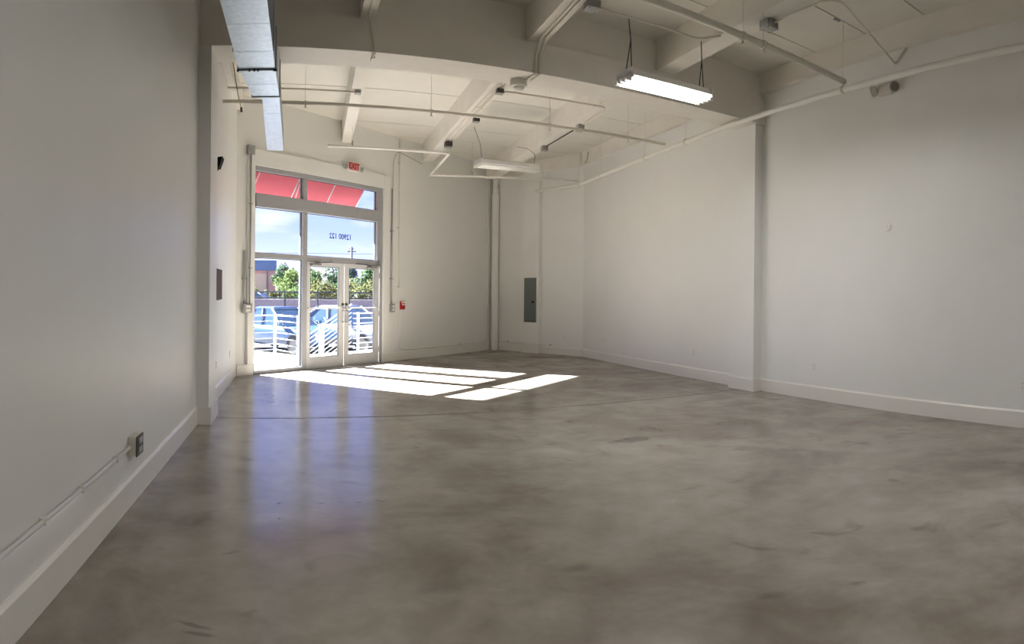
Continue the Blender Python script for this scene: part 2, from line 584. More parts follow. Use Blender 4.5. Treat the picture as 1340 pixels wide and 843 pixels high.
# beam, pilasters, infill above the beam
b = MB()
q = [(XL, by(XL, 7.66)), (XR, by(XR, 7.66)), (XR, by(XR, 8.21)), (XL, by(XL, 8.21))]
b.prism(q, ZBM, 4.763)
struct('beam', b, M['beam'], 'deep painted beam crossing the whole ceiling between the two bays', 'beam')
b = MB()
q = [(XL, by(XL, 7.70)), (XR, by(XR, 7.70)), (XR, by(XR, 8.15)), (XL, by(XL, 8.15))]
b.prism(q, 4.763, ZC)
struct('wall_above_beam', b, M['beam'], 'painted infill panels between the beam and the ceiling planks', 'wall')


def pilaster(x0, x1, d0, d1, label):
    mb = MB()
    mb.prism([(x0, by(x0, d0)), (x1, by(x1, d0)), (x1, by(x1, d1)), (x0, by(x0, d1))], 0, ZBM)
    return struct('wall_pilaster', mb, M['wall'], label, 'pilaster', 'pilasters carrying the beam')


pilaster(XL, -1.045, 7.66, 8.28, 'white pilaster under the beam at the wall with the brown plaque')
pilaster(6.84, XR, 7.72, 8.33, 'white pilaster under the beam at the wall with the emergency light')

# column in the far corner that carries the electrical panel
TC = (C0 - C3).length
def fc(t, n, z=0.0):
    """splayed wall frame: t along it from the right wall, n towards the room"""
    return C3 + sd * t + sn * n + Vector((0, 0, z))


# baseboards
def base_run(name, p, q, label, side, h=0.205, t=0.022):
    """board along p->q with its face on the given side (unit vector to the room)"""
    p, q, s = Vector(p), Vector(q), Vector(side)
    mb = MB()
    mb.prism([p[:2], q[:2], (q + s * t)[:2], (p + s * t)[:2]], 0.0, h - 0.02)
    mb.hexa([p + Vector((0, 0, h - 0.02)), p + s * t + Vector((0, 0, h - 0.02)), p + s * (t * 0.35) + Vector((0, 0, h)), p + Vector((0, 0, h)),
             q + Vector((0, 0, h - 0.02)), q + s * t + Vector((0, 0, h - 0.02)), q + s * (t * 0.35) + Vector((0, 0, h)), q + Vector((0, 0, h))])
    return struct(name, mb, M['trim'], label, 'baseboard')


X = Vector((1, 0, 0))
yl0, yl1 = by(XL, 7.66), by(XL, 8.28)
base_run('baseboard_left', (XL, REAR, 0), (XL, yl0 - 0.02, 0), 'tall white baseboard along the near wall below the surface conduit', X)
base_run('baseboard_left_far', (XL, yl1 + 0.02, 0), (XL, C_BL.y - 0.03, 0), 'white baseboard behind the pilaster beside the shop front', X)
yr0, yr1 = by(XR, 7.72), by(XR, 8.33)
base_run('baseboard_right', (XR, REAR, 0), (XR, yr0 - 0.02, 0), 'white baseboard below the emergency light wall', -X)
base_run('baseboard_right_far', (XR, yr1 + 0.02, 0), (XR, C3.y - 0.01, 0), 'white baseboard between the pilaster and the far corner', -X)
base_run('baseboard_front', fw(7.40, 0), fw(OPL, 0), 'short white baseboard beside the tall side light', -Vector((sin(YB), cos(YB), 0)))
base_run('baseboard_front_long', fw(OPR + 0.005, 0), fw(16.2, 0), 'white baseboard under the fire alarm wall', -Vector((sin(YB), cos(YB), 0)))
base_run('baseboard_far', fc(0.02, 0), fc(TC - 0.02, 0), 'white baseboard on the splayed far wall', sn)


def base_wrap(x0, x1, d0, d1, label):
    mb = MB()
    s = 1 if x1 > x0 else -1
    t = 0.03
    xa = x1 + s * t
    A = [(x0, by(x0, d0 - t)), (xa, by(xa, d0 - t)), (xa, by(xa, d1 + t)), (x0, by(x0, d1 + t))]
    Bq = [(x0, by(x0, d0)), (x1, by(x1, d0)), (x1, by(x1, d1)), (x0, by(x0, d1))]
    mb.prism([A[0], A[1], Bq[1], Bq[0]], 0, 0.2)
    mb.prism([A[1], A[2], Bq[2], Bq[1]], 0, 0.2)
    mb.prism([A[2], A[3], Bq[3], Bq[2]], 0, 0.2)
    return struct('baseboard_pilaster', mb, M['trim'], label, 'baseboard', 'baseboards wrapped round the pilasters')


base_wrap(XL, -1.045, 7.66, 8.28, 'white baseboard wrapped round the pilaster with the brown plaque behind')
base_wrap(XR, 6.84, 7.72, 8.33, 'white baseboard wrapped round the pilaster near the wall outlets')

# joists
JG = 'painted timber joists under the ceiling planks'
def joist(xa, ya, xb, yb, w, label):
    mb = MB()
    mb.hexa([(xa, ya, ZJ), (xa + w, ya, ZJ), (xa + w, ya, ZC), (xa, ya, ZC),
             (xb, yb, ZJ), (xb + w, yb, ZJ), (xb + w, yb, ZC), (xb, yb, ZC)])
    return struct('joist', mb, M['beam'], label, 'joist', JG)


joist(0.66, REAR, 0.675, by(0.68, 7.70), 0.175, 'painted joist of the near bay with a conduit dropping over the beam')
joist(2.62, REAR, 2.80, by(2.8, 7.70), 0.235, 'painted joist of the near bay with twin conduits and a junction box')
joist(4.60, REAR, 4.83, by(4.83, 7.70), 0.30, 'painted joist of the near bay beyond the lit fluorescent fixture')
joist(0.735, by(0.735, 8.15), 0.85, 14.13, 0.20, 'slim painted joist of the far bay beside the metal duct')
joist(2.84, by(2.84, 8.15), 2.90, 15.70, 0.265, 'painted joist of the far bay carrying the bundle of conduits')
joist(4.80, by(4.8, 8.15), 5.02, 17.6, 0.30, 'painted joist of the far bay above the unlit fixture')


def ledger(name, pts, label):
    mb = MB(); mb.prism(pts, 4.89, ZC)
    mb.prism([(p[0], p[1]) for p in pts], 4.885, 4.89)
    return struct(name, mb, M['beam'], label, 'ledger', 'ledgers at the tops of the walls')


ledger('trim_1', [(6.91, REAR), (XR, REAR), (XR, by(XR, 7.70)), (6.91, by(6.91, 7.70))], 'painted ledger at the top of the emergency light wall')
ledger('trim_2', [(6.91, by(6.91, 8.15)), (XR, by(XR, 8.15)), (XR, C3.y), (6.93, C3.y - 0.05)], 'painted ledger at the top of the wall beyond the pilaster')
ledger('trim_3', [(XL, by(XL, 8.15)), (-1.08, by(-1.08, 8.15)), (-1.08, 12.2), (XL, 12.1)], 'painted ledger at the top of the wall beside the shop front')
ledger('trim_4', [fc(0.0, 0)[:2], fc(0.05, 0.09)[:2], fc(TC - 0.25, 0.09)[:2], fc(TC - 0.25, 0)[:2]], 'painted ledger at the top of the splayed far wall')

# corner column: about 0.5 wide, standing 0.14 off the splayed wall
u0, u1 = 1.38, 1.95
b = MB(); b.prism([fc(u0, 0)[:2], fc(u0, 0.15)[:2], fc(u1, 0.15)[:2], fc(u1, 0)[:2]], 0, 4.9)
struct('pillar', b, M['wall'], 'shallow square column in the far corner holding the grey electrical panel', 'pillar')
b = MB(); b.prism([fc(u0 - 0.02, 0)[:2], fc(u0 - 0.02, 0.172)[:2], fc(u1 + 0.02, 0.172)[:2], fc(u1 + 0.02, 0)[:2]], 0, 0.2)
struct('baseboard_pillar', b, M['trim'], 'white baseboard wrapped round the corner column', 'baseboard')

# ------------------------------------------------------------------ the glazed shop front
FD0, FD1 = -0.005, 0.115      # frame depth in local y (outward positive)


def front_thing(name, label, cat, kind=None, group=None):
    return thing(name, label, cat, O_F, RF, group, kind)


win = front_thing('window_1', 'grey aluminium shop front frame with transom panes and a tall side light', 'window', 'structure')
def bar(x0, x1, z0, z1, name='mullion', y0=FD0, y1=FD1, mat='alu'):
    mb = MB(); mb.box((x0, y0, z0), (x1, y1, z1), 0.004)
    return mb.build(name, M[mat], win)


bar(OPL, 7.815, 0.0, OPT, 'jamb')
bar(11.315, OPR, 2.17, OPT, 'jamb')
bar(11.43, OPR, 0.0, 2.17, 'jamb')
bar(7.815, 11.315, 3.85, OPT, 'head')
bar(9.045, 9.165, 0.0, 3.165, 'mullion')
bar(9.045, 9.145, 3.42, 3.85, 'mullion')
bar(7.815, 11.315, 3.165, 3.42, 'transom_bar', FD0 - 0.03)
bar(7.815, 9.045, 2.21, 2.30, 'transom_bar')
bar(9.165, 11.43, 2.175, 2.30, 'transom_bar')
bar(7.815, 9.045, 0.0, 0.07, 'sill_bar')
def gasket(x0, x1, z0, z1):
    mb = MB(); w = 0.012
    mb.box((x0, 0.05, z0), (x0 + w, 0.07, z1)); mb.box((x1 - w, 0.05, z0), (x1, 0.07, z1))
    mb.box((x0 + w, 0.05, z0), (x1 - w, 0.07, z0 + w)); mb.box((x0 + w, 0.05, z1 - w), (x1 - w, 0.07, z1))
    return mb


for x0, x1, z0, z1, nm in ((7.815, 9.045, 3.42, 3.85, 'transom_pane'), (9.145, 11.315, 3.42, 3.85, 'transom_pane'),
                           (7.815, 9.045, 2.30, 3.165, 'pane'), (9.165, 11.315, 2.30, 3.165, 'pane'),
                           (7.815, 9.045, 0.07, 2.21, 'sidelight_pane')):
    mb = MB(); mb.box((x0, 0.057, z0), (x1, 0.063, z1))
    pn = mb.build(nm, M['glass'], win)
    gasket(x0, x1, z0, z1).build('gasket', M['alu_dark'], pn)
    if x0 > 9.15 and z0 < 3:
        lettering('12900 122', 0.160, 'street_number', M['vinyl'], pn, (10.20, 0.068, 2.755), (pi / 2, 0, pi), 0.0008, bold=0.003)


def door(name, x0, x1, hinge_left, label):
    d = front_thing(name, label, 'door', 'structure')
    z0, z1 = 0.012, 2.17
    gx0, gx1 = x0 + 0.12, x1 - 0.16
    if not hinge_left:
        gx0, gx1 = x0 + 0.15, x1 - 0.165
    gz0, gz1 = 0.23, 2.095
    mb = MB()
    y0, y1 = 0.03, 0.075
    mb.box((x0 + 0.004, y0, z0), (gx0, y1, z1), 0.003); mb.box((gx1, y0, z0), (x1 - 0.004, y1, z1), 0.003)
    mb.box((gx0, y0, z0), (gx1, y1, gz0), 0.003); mb.box((gx0, y0, gz1), (gx1, y1, z1), 0.003)
    mb.build('leaf_frame', M['door_alu'], d)
    mb = MB(); mb.box((gx0, 0.05, gz0), (gx1, 0.056, gz1))
    g = mb.build('glass_pane', M['glass'], d)
    mb = MB(); w = 0.01
    for a, bq in (((gx0, 0.035, gz0), (gx0 + w, 0.07, gz1)), ((gx1 - w, 0.035, gz0), (gx1, 0.07, gz1)),
                  ((gx0 + w, 0.035, gz0), (gx1 - w, 0.07, gz0 + w)), ((gx0 + w, 0.035, gz1 - w), (gx1 - w, 0.07, gz1))):
        mb.box(a, bq)
    mb.build('gasket', M['alu_dark'], g)
    # push bar across the glass
    mb = MB(); mb.tube([(x0 + 0.05, 0.030, 1.235), (x0 + 0.05, -0.03, 1.235), (x1 - 0.05, -0.03, 1.235), (x1 - 0.05, 0.030, 1.235)], 0.014, 8, 0.02)
    mb.build('push_bar', M['door_alu'], d)
    hx = (x1 - 0.05) if hinge_left else (x0 + 0.06)
    mb = MB(); mb.tube([(hx, 0.030, 1.18), (hx, -0.045, 1.18), (hx, -0.045, 0.94), (hx, 0.030, 0.94)], 0.011, 8, 0.03)
    mb.build('pull_handle', M['alu'], d)
    mb = MB(); mb.lathe([(0.0, 0.03), (0.028, 0.03), (0.028, 0.006), (0.02, 0.0), (0.0, -0.002)], (hx, 0, 1.315), (0, 1, 0), 16)
    mb.build('lock_cylinder', M['dark_steel'], d)
    # closer and its arm at the head of the leaf
    cx = x0 + 0.10 if hinge_left else x1 - 0.42
    mb = MB(); mb.box((cx, -0.045, 2.105), (cx + 0.27, 0.03, 2.155), 0.008)
    cl = mb.build('door_closer', M['steel_box'], d)
    mb = MB(); mb.tube([(cx + 0.08, -0.03, 2.16), (cx + 0.38 if hinge_left else cx - 0.18, -0.08, 2.185), (cx + 0.62 if hinge_left else cx - 0.4, -0.012, 2.20)], 0.009, 6)
    mb.build('closer_arm', M['dark_steel'], cl)
    for zz in (0.25, 1.05, 1.90):
        xx = x0 + 0.006 if hinge_left else x1 - 0.006
        mb = MB(); mb.tube([(xx, 0.022, zz), (xx, 0.022, zz + 0.11)], 0.010, 8); mb.build('hinge', M['alu'], d)
    return d


door('door_1', 9.165, 10.285, True, 'glazed aluminium door leaf next to the tall side light')
door('door_2', 10.285, 11.43, False, 'glazed aluminium door leaf on the fire alarm side of the pair')
b = MB(); b.box((9.165, -0.02, 0.0), (11.43, 0.12, 0.011))
o = struct('trim_threshold', b, M['alu'], 'low metal threshold under the pair of glazed doors', 'threshold')
o.location = O_F; o.rotation_euler = (0, 0, RF)

# ------------------------------------------------------------------ wall fittings on the shop-front wall
def gang_box(name, label, cat, x, z, w, h, dp, group=None, mat='steel_box', outlet=False):
    t = front_thing(name, label, cat, group=group)
    mb = MB(); mb.box((x - w / 2, -dp, z - h / 2), (x + w / 2, -0.001, z + h / 2), 0.006)
    bx = mb.build('box', M[mat], t)
    if outlet:
        mb = MB(); mb.box((x - w * 0.42, -dp - 0.006, z - h * 0.44), (x + w * 0.42, -dp, z + h * 0.44), 0.002)
        mb.build('cover_plate', M['conduit'], t)
        for k in (-1, 1):
            mb = MB(); mb.box((x - w * 0.26, -dp - 0.010, z + k * h * 0.2 - h * 0.13), (x + w * 0.26, -dp - 0.006, z + k * h * 0.2 + h * 0.13), 0.002)
            mb.build('receptacle', M['slot'] if False else M['plate'], t)
    return t


gang_box('junction_box', 'square steel box at the top corner of the shop front casing', 'junction box', 7.664, 4.205, 0.16, 0.17, 0.075)
gang_box('outlet_box', 'steel outlet box low on the wall beside the tall side light', 'outlet', 7.60, 1.25, 0.19, 0.17, 0.085, outlet=True)
gang_box('outlet_box', 'steel outlet box beside the door pair, next to the red fire alarm', 'outlet', 11.835, 1.225, 0.13, 0.19, 0.055, outlet=True)

def front_tube(name, pts, r, mat, label, cat, fillet=0.08, clips=(), group=None):
    t = front_thing(name, label, cat, group=group)
    mb = MB(); mb.tube([(p[0], -p[1], p[2]) for p in pts], r, 10, fillet)
    mb.build('tube', M[mat], t)
    for (x, a, z, ax) in clips:
        mb = MB()
        if ax == 'v':
            mb.box((x - r * 2.4, -a - r * 1.3, z - 0.012), (x + r * 2.4, -0.001, z + 0.012), 0.003)
        else:
            mb.box((x - 0.012, -a - r * 1.3, z - r * 2.4), (x + 0.012, -0.001, z + r * 2.4), 0.003)
        mb.build('strap', M[mat], t)
    return t


front_tube('conduit', [(7.655, 0.065, 4.115), (7.655, 0.065, 1.34)], 0.014, 'conduit', 'long grey conduit from the casing corner box down to the outlet box', 'conduit', clips=[(7.655, 0.065, 3.2, 'v'), (7.655, 0.065, 2.0, 'v')])
front_tube('conduit', [(7.545, 0.03, 2.33), (7.545, 0.03, 1.34)], 0.016, 'conduit', 'short grey conduit stub beside the long one near the side light', 'conduit', clips=[(7.545, 0.03, 1.8, 'v')])
front_tube('conduit', [(11.80, 0.03, 3.98), (11.80, 0.03, 1.325)], 0.018, 'conduit', 'dark grey conduit down the wall beside the door casing', 'conduit', clips=[(11.80, 0.03, 3.0, 'v'), (11.80, 0.03, 1.9, 'v')])
front_tube('conduit', [(12.055, 0.03, 5.15), (12.055, 0.03, 4.55), (12.065, 0.03, 1.70)], 0.013, 'pipe', 'painted conduit dropping from the ceiling towards the fire alarm', 'conduit', clips=[(12.055, 0.03, 4.60, 'v'), (12.06, 0.03, 3.1, 'v'), (12.065, 0.03, 1.72, 'v')])
front_tube('conduit', [(11.80, 0.055, 4.00), (11.80, 0.055, 4.60), (11.93, 0.055, 4.86), (12.9, 0.055, 4.72)], 0.006, 'grey_cable', 'thin looped wire at the top of the wall above the door casing', 'wire', 0.1)

# conduit loop: down from the alarm, along the baseboard, up the far corner
front_tube('conduit', [(12.13, 0.025, 1.15), (12.13, 0.025, 0.45), (12.13, 0.025, 0.27), (12.40, 0.025, 0.24), (15.85, 0.025, 0.235), (16.06, 0.025, 0.30), (16.06, 0.025, 0.5), (16.04, 0.025, 4.25), (16.13, 0.022, 4.50), (16.13, 0.022, 5.19)],
           0.014, 'pipe_white', 'painted conduit looping from the fire alarm along the baseboard and up the corner', 'conduit', 0.13, clips=[(13.4, 0.025, 0.238, 'h'), (14.7, 0.025, 0.236, 'h'), (16.05, 0.025, 2.4, 'v')])
# splayed-wall run
t = thing('conduit', 'painted conduit running over the baseboard from the corner past the column', 'conduit')
mb = MB(); mb.tube([fc(TC - 0.33, 0.03, 0.245), fc(u1 + 0.06, 0.03, 0.25), fc(u1 + 0.05, 0.19, 0.25), fc(u0 - 0.05, 0.19, 0.25), fc(u0 - 0.10, 0.03, 0.25), fc(0.98, 0.03, 0.25)], 0.013, 10, 0.06)
mb.build('tube', M['pipe_white'], t)
for tt in (2.6, 1.05):
    p = fc(tt, 0.03, 0.25)
    mb = MB(); mb.tube([p - sn * 0.029, p + sn * 0.022], 0.02, 8)
    mb.build('strap', M['steel_box'], t)

# fire alarm pull station
t = front_thing('fire_alarm', 'small red fire alarm pull station on the wall beside the door pair', 'fire alarm')
mb = MB(); mb.box((12.14, -0.05, 1.19), (12.29, -0.001, 1.38), 0.008); mb.build('body', M['red'], t)
mb = MB(); mb.box((12.165, -0.062, 1.29), (12.265, -0.05, 1.315), 0.004); mb.build('pull_bar', M['plate'], t)
mb = MB(); mb.box((12.15, -0.054, 1.335), (12.28, -0.05, 1.375), 0.001); mb.build('label_plate', M['plate'], t)

# low outlets
def wall_plate(label, x, z, frame='front', group='white outlet plates along the walls'):
    """a white duplex outlet: plate, two receptacles"""
    if frame == 'front':
        t = thing('wall_outlet', label, 'outlet', fw(x, 0, z), RF, group)
    elif frame == 'right':
        t = thing('wall_outlet', label, 'outlet', (XR, x, z), -pi / 2, group)
    elif frame == 'left':
        t = thing('wall_outlet', label, 'outlet', (XL, x, z), pi / 2, group)
    else:
        t = thing('wall_outlet', label, 'outlet', fc(x, 0, z), atan2(-sd.y, -sd.x), group)
    mb = MB(); mb.box((-0.038, -0.007, -0.06), (0.038, -0.0005, 0.06), 0.003); mb.build('cover_plate', M['plate'], t)
    for k in (-1, 1):
        mb = MB(); mb.box((-0.017, -0.010, k * 0.026 - 0.016), (0.017, -0.007, k * 0.026 + 0.016), 0.002)
        r = mb.build('receptacle', M['plate'], t)
        mb = MB()
        for q in (-0.007, 0.005):
            mb.box((q, -0.0106, k * 0.026 - 0.006), (q + 0.003, -0.0099, k * 0.026 + 0.008))
        mb.build('slot', M['slot'], r)
    return t


wall_plate('white outlet plate low on the block wall under the fire alarm', 12.93, 0.46)
wall_plate('white outlet plate low on the bright wall near the pilaster', 7.20, 0.49, 'right')
wall_plate('white outlet plate low on the wall just beyond the pilaster', 10.44, 0.48, 'right')
wall_plate('white outlet plate low on the wall close to the far corner', 14.31, 0.48, 'right')
wall_plate('white outlet plate cut by the picture edge on the emergency light wall', 3.68, 0.50, 'right')
wall_plate('white outlet plate low on the splayed wall beside the corner column', 0.60, 0.47, 'far')
wall_plate('white outlet plate low behind the pilaster under the brown plaque', 9.40, 0.50, 'left')
wall_plate('white outlet plate low on the wall nearest the shop front corner', 11.2, 0.50, 'left')

# exit sign with two lamp heads, on the casing
t = front_thing('exit_sign', 'small red EXIT sign with two lamp heads over the shop front', 'exit sign')
mb = MB(); mb.box((10.25, -0.11, 4.165), (10.565, -0.051, 4.36), 0.008); mb.build('housing', M['plate'], t)
mb = MB(); mb.box((10.262, -0.114, 4.178), (10.553, -0.11, 4.348), 0.001); fc_ = mb.build('face', M['exit_face'], t)
lettering('EXIT', 0.165, 'lettering', M['exit_red'], fc_, (10.408, -0.1155, 4.262), (pi / 2, 0, 0), 0.001, bold=0.006)
for sx, xx in ((-1, 10.205), (1, 10.655)):
    mb = MB(); mb.tube([(xx - sx * 0.06, -0.06, 4.22), (xx, -0.07, 4.235)], 0.012, 8)
    a = mb.build('lamp_head', M['lamp_head'], t)
    mb = MB(); mb.lathe([(0.02, 0.0), (0.045, 0.015), (0.055, 0.06), (0.05, 0.07), (0.0, 0.068)], (xx, -0.06, 4.25), (sx * 0.75, -0.6, -0.25), 16)
    mb.build('reflector', M['steel_box'], a)

# rain leader in the corner
t = front_thing('downspout', 'painted rain leader with stepped couplings standing in the far corner', 'downspout')
mb = MB(); mb.lathe([(0.105, 0.0), (0.105, 4.36), (0.115, 4.37), (0.115, 4.40), (0.10, 4.40)], (16.255, -0.14, 0.001), (0, 0, 1), 20)
mb.build('pipe', M['wall'], t)
mb = MB(); mb.lathe([(0.088, 4.40), (0.088, 4.60), (0.10, 4.605), (0.10, 4.63), (0.08, 4.63)], (16.255, -0.14, 0), (0, 0, 1), 20)
mb.build('coupling', M['wall'], t)
mb = MB(); mb.lathe([(0.072, 4.63), (0.072, 4.80), (0.085, 4.805), (0.085, 4.83), (0.07, 4.84), (0.07, 5.19)], (16.255, -0.14, 0), (0, 0, 1), 20)
mb.build('coupling', M['wall'], t)

# electrical panel on the column
t = thing('electrical_panel', 'grey electrical panel door set in the far corner column', 'electrical panel', fc((u0 + u1) / 2, 0.15, 0), atan2(-sd.y, -sd.x))
mb = MB(); mb.box((-0.215, -0.018, 0.83), (0.215, -0.001, 2.03), 0.004); mb.build('frame', M['panel_grey'], t)
mb = MB(); mb.box((-0.185, -0.028, 0.87), (0.185, -0.018, 1.99), 0.004); dd = mb.build('door', M['panel_grey'], t)
mb = MB(); mb.lathe([(0.0, 0.0), (0.034, 0.0), (0.034, 0.012), (0.02, 0.02), (0.0, 0.02)], (0.12, -0.028, 1.38), (0, -1, 0), 16)
mb.build('latch', M['black'], dd)

# ------------------------------------------------------------------ wall fittings on the side walls
# surface conduit with outlet box on the near left wall
t = thing('surface_conduit', 'white surface conduit running level along the near wall above the baseboard', 'conduit')
mb = MB(); mb.tube([(XL + 0.02, REAR + 0.05, 0.425), (XL + 0.02, 4.50, 0.425)], 0.0135, 12)
mb.build('tube', M['pipe_white'], t)
for yy in (2.9, 3.45, 4.15, 1.5):
    mb = MB(); mb.box((XL + 0.001, yy - 0.009, 0.406), (XL + 0.0355, yy + 0.009, 0.444), 0.003); mb.build('strap', M['pipe_white'], t)
t = thing('outlet_box', 'steel surface outlet box at the end of the white wall conduit', 'outlet', (XL, 4.70, 0.425), pi / 2)
mb = MB(); mb.box((-0.19, -0.06, -0.07), (0.0, -0.001, 0.07), 0.008); mb.build('box', M['pipe'], t)
mb = MB(); mb.box((-0.192, -0.068, -0.072), (0.002, -0.06, 0.072), 0.003); cp = mb.build('cover_plate', M['dark_steel'], t)
for zz in (-0.032, 0.032):
    mb = MB(); mb.box((-0.145, -0.074, zz - 0.021), (-0.045, -0.068, zz + 0.021), 0.004); mb.build('receptacle', M['conduit'], cp)

# brown plaque and black wedge on the wall behind the left pilaster
t = thing('wall_plaque', 'dark brown box plaque on the wall behind the pilaster', 'plaque', (XL, 9.28, 1.645), pi / 2)
mb = MB(); mb.box((-0.36, -0.05, -0.215), (0.36, -0.012, 0.215), 0.006); mb.build('panel', M['panel_brown'], t)
mb = MB(); mb.box((-0.37, -0.012, -0.225), (0.37, -0.001, 0.225), 0.004); mb.build('back_frame', M['black'], t)
t = thing('wall_sconce', 'small black wedge-shaped fixture high on the wall above the brown plaque', 'sconce', (XL, 9.32, 3.36), pi / 2)
mb = MB(); mb.hexa([(-0.10, -0.001, -0.075), (-0.10, -0.04, -0.075), (0.10, -0.04, -0.075), (0.10, -0.001, -0.075),
                    (-0.11, -0.001, 0.06), (-0.11, -0.09, 0.07), (0.11, -0.09, 0.07), (0.11, -0.001, 0.06)])
mb.build('shade', M['black'], t)
mb = MB(); mb.box((-0.06, -0.012, -0.10), (0.06, -0.001, -0.076), 0.003); mb.build('back_plate', M['black'], t)

# emergency light on the right wall
t = thing('emergency_light', 'beige emergency light unit with two lamp heads high on the wall', 'emergency light', (XR, 5.79, 4.385), -pi / 2)
mb = MB(); mb.box((-0.12, -0.07, -0.075), (0.12, -0.001, 0.075), 0.012); mb.build('housing', M['lamp_head'], t)
for sx in (-1, 1):
    mb = MB(); mb.lathe([(0.03, -0.055), (0.062, -0.04), (0.078, 0.02), (0.078, 0.032), (0.0, 0.030)], (sx * 0.175, -0.08, 0.0), (sx * 0.82, -0.45, -0.30), 20)
    hd = mb.build('lamp_head', M['lamp_head'], t)
    ax = Vector((sx * 0.82, -0.45, -0.30)).normalized()
    mb = MB(); mb.lathe([(0.0, 0.0), (0.064, 0.0), (0.060, 0.008), (0.0, 0.012)], Vector((sx * 0.175, -0.08, 0.0)) + ax * 0.031, ax, 20)
    mb.build('lens', M['lens'], hd)
    mb = MB(); mb.tube([(sx * 0.10, -0.05, 0.0), (sx * 0.155, -0.075, 0.0)], 0.014, 8); mb.build('swivel', M['lamp_head'], hd)
# round blank plate
t = thing('cover_plate', 'round white blank cover plate at head height on the bright wall', 'cover plate', (XR, 5.765, 2.51), -pi / 2)
mb = MB(); mb.lathe([(0.0, 0.009), (0.045, 0.008), (0.058, 0.005), (0.062, 0.0), (0.062, -0.002), (0.0, -0.002)], (0, -0.003, 0), (0, -1, 0), 28); mb.build('disc', M['plate'], t)
mb = MB(); mb.lathe([(0.0, 0.002), (0.005, 0.0015), (0.005, 0.0)], (0, -0.0125, 0.0), (0, -1, 0), 10); mb.build('screw', M['steel_box'], t)

# ------------------------------------------------------------------ overhead: duct
t = thing('duct', 'galvanised rectangular air duct hung below the ceiling with a narrow open end', 'duct')
def frustum(mb, x0, x1, y, z0, z1, X0, X1, Y, Z0, Z1):
    mb.hexa([(x0, y, z0), (x1, y, z0), (x1, y, z1), (x0, y, z1), (X0, Y, Z0), (X1, Y, Z0), (X1, Y, Z1), (X0, Y, Z1)])


zb, zt = 3.85, 4.28
mb = MB(); frustum(mb, -0.662, -0.290, -3.0, zb, zt, -0.662, -0.284, 6.92, zb, zt)
mb.build('section', M['duct'], t)
mb = MB(); frustum(mb, -0.655, -0.282, 6.96, zb, zt, -0.585, -0.270, 7.87, zb, zt); mb.build('section', M['duct'], t)
mb = MB(); frustum(mb, -0.475, -0.268, 7.87, zb, zt - 0.03, -0.563, -0.297, 10.80, zb, zt - 0.12); mb.build('boot', M['duct'], t)
mb = MB(); frustum(mb, -0.585, -0.270, 7.85, zb - 0.004, zt, -0.45, -0.262, 7.90, zb + 0.005, zt - 0.03); mb.build('reducer', M['duct'], t)
mb = MB(); mb.box((-0.68, 6.90, zb - 0.018), (-0.268, 6.935, zt + 0.015), 0.003); mb.box((-0.675, 6.945, zb - 0.012), (-0.27, 6.985, zt + 0.01), 0.003)
mb.build('flange', M['duct'], t)
mb = MB(); mb.box((-0.60, 7.858, zb - 0.012), (-0.258, 7.880, zt + 0.008), 0.003)
mb.build('flange', M['duct'], t)
# seams across the underside
for yy in (5.75, 6.40, 7.40, 8.6, 9.6):
    xl = -0.662 if yy < 6.9 else (-0.655 + (yy - 6.96) * 0.075 if yy < 7.87 else -0.475 - (yy - 7.87) * 0.03)
    xr = -0.284 if yy < 6.9 else (-0.276 if yy < 7.87 else -0.268 - (yy - 7.87) * 0.0099)
    mb = MB(); mb.box((xl + 0.003, yy - 0.003, zb - 0.0015), (xr - 0.002, yy + 0.003, zb + 0.004), 0.0015); mb.build('seam', M['duct'], t)
for xx in (-0.672, -0.55, -0.5, -0.46, -0.29, -0.272):
    mb = MB(); mb.tube([(xx, 6.895, zb - 0.02), (xx, 6.905, zb - 0.008)], 0.012, 8); mb.build('bolt', M['dark_steel'], t)
for yy in (1.0, 4.6, 6.4):
    for xx in (-0.672, -0.278):
        mb = MB(); mb.box((xx - 0.004, yy - 0.012, zb - 0.004), (xx + 0.004, yy + 0.012, ZC)); mb.build('hanger_strap', M['duct'], t)
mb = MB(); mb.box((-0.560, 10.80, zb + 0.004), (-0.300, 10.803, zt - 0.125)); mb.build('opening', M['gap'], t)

# ------------------------------------------------------------------ overhead: sprinkler pipes
def pipe_thing(name, label, cat, pts, r, mat, fillet=0.06, seg=14, group=None):
    t = thing(name, label, cat, group=group)
    mb = MB(); mb.tube(pts, r, seg, fillet)
    mb.build('tube', M[mat], t)
    return t


def rod(parent, p, z0, z1, clamp=0.05, r=0.0035, mat='pipe'):
    mb = MB(); mb.tube([(p[0], p[1], z0), (p[0], p[1], z1)], r, 6)
    h = mb.build('hanger_rod', M[mat], parent)
    mb = MB(); mb.lathe([(clamp * 0.75, -0.02), (clamp, -0.012), (clamp, 0.012), (clamp * 0.75, 0.02)], (p[0], p[1], z0), (0, 0, 1), 10)
    return h


def clevis(parent, p, axis, r):
    mb = MB(); a = Vector(axis).normalized()
    mb.lathe([(r + 0.002, -0.016), (r + 0.012, -0.016), (r + 0.012, 0.016), (r + 0.002, 0.016)], p, a, 14)
    return mb.build('clamp', M['pipe'], parent)


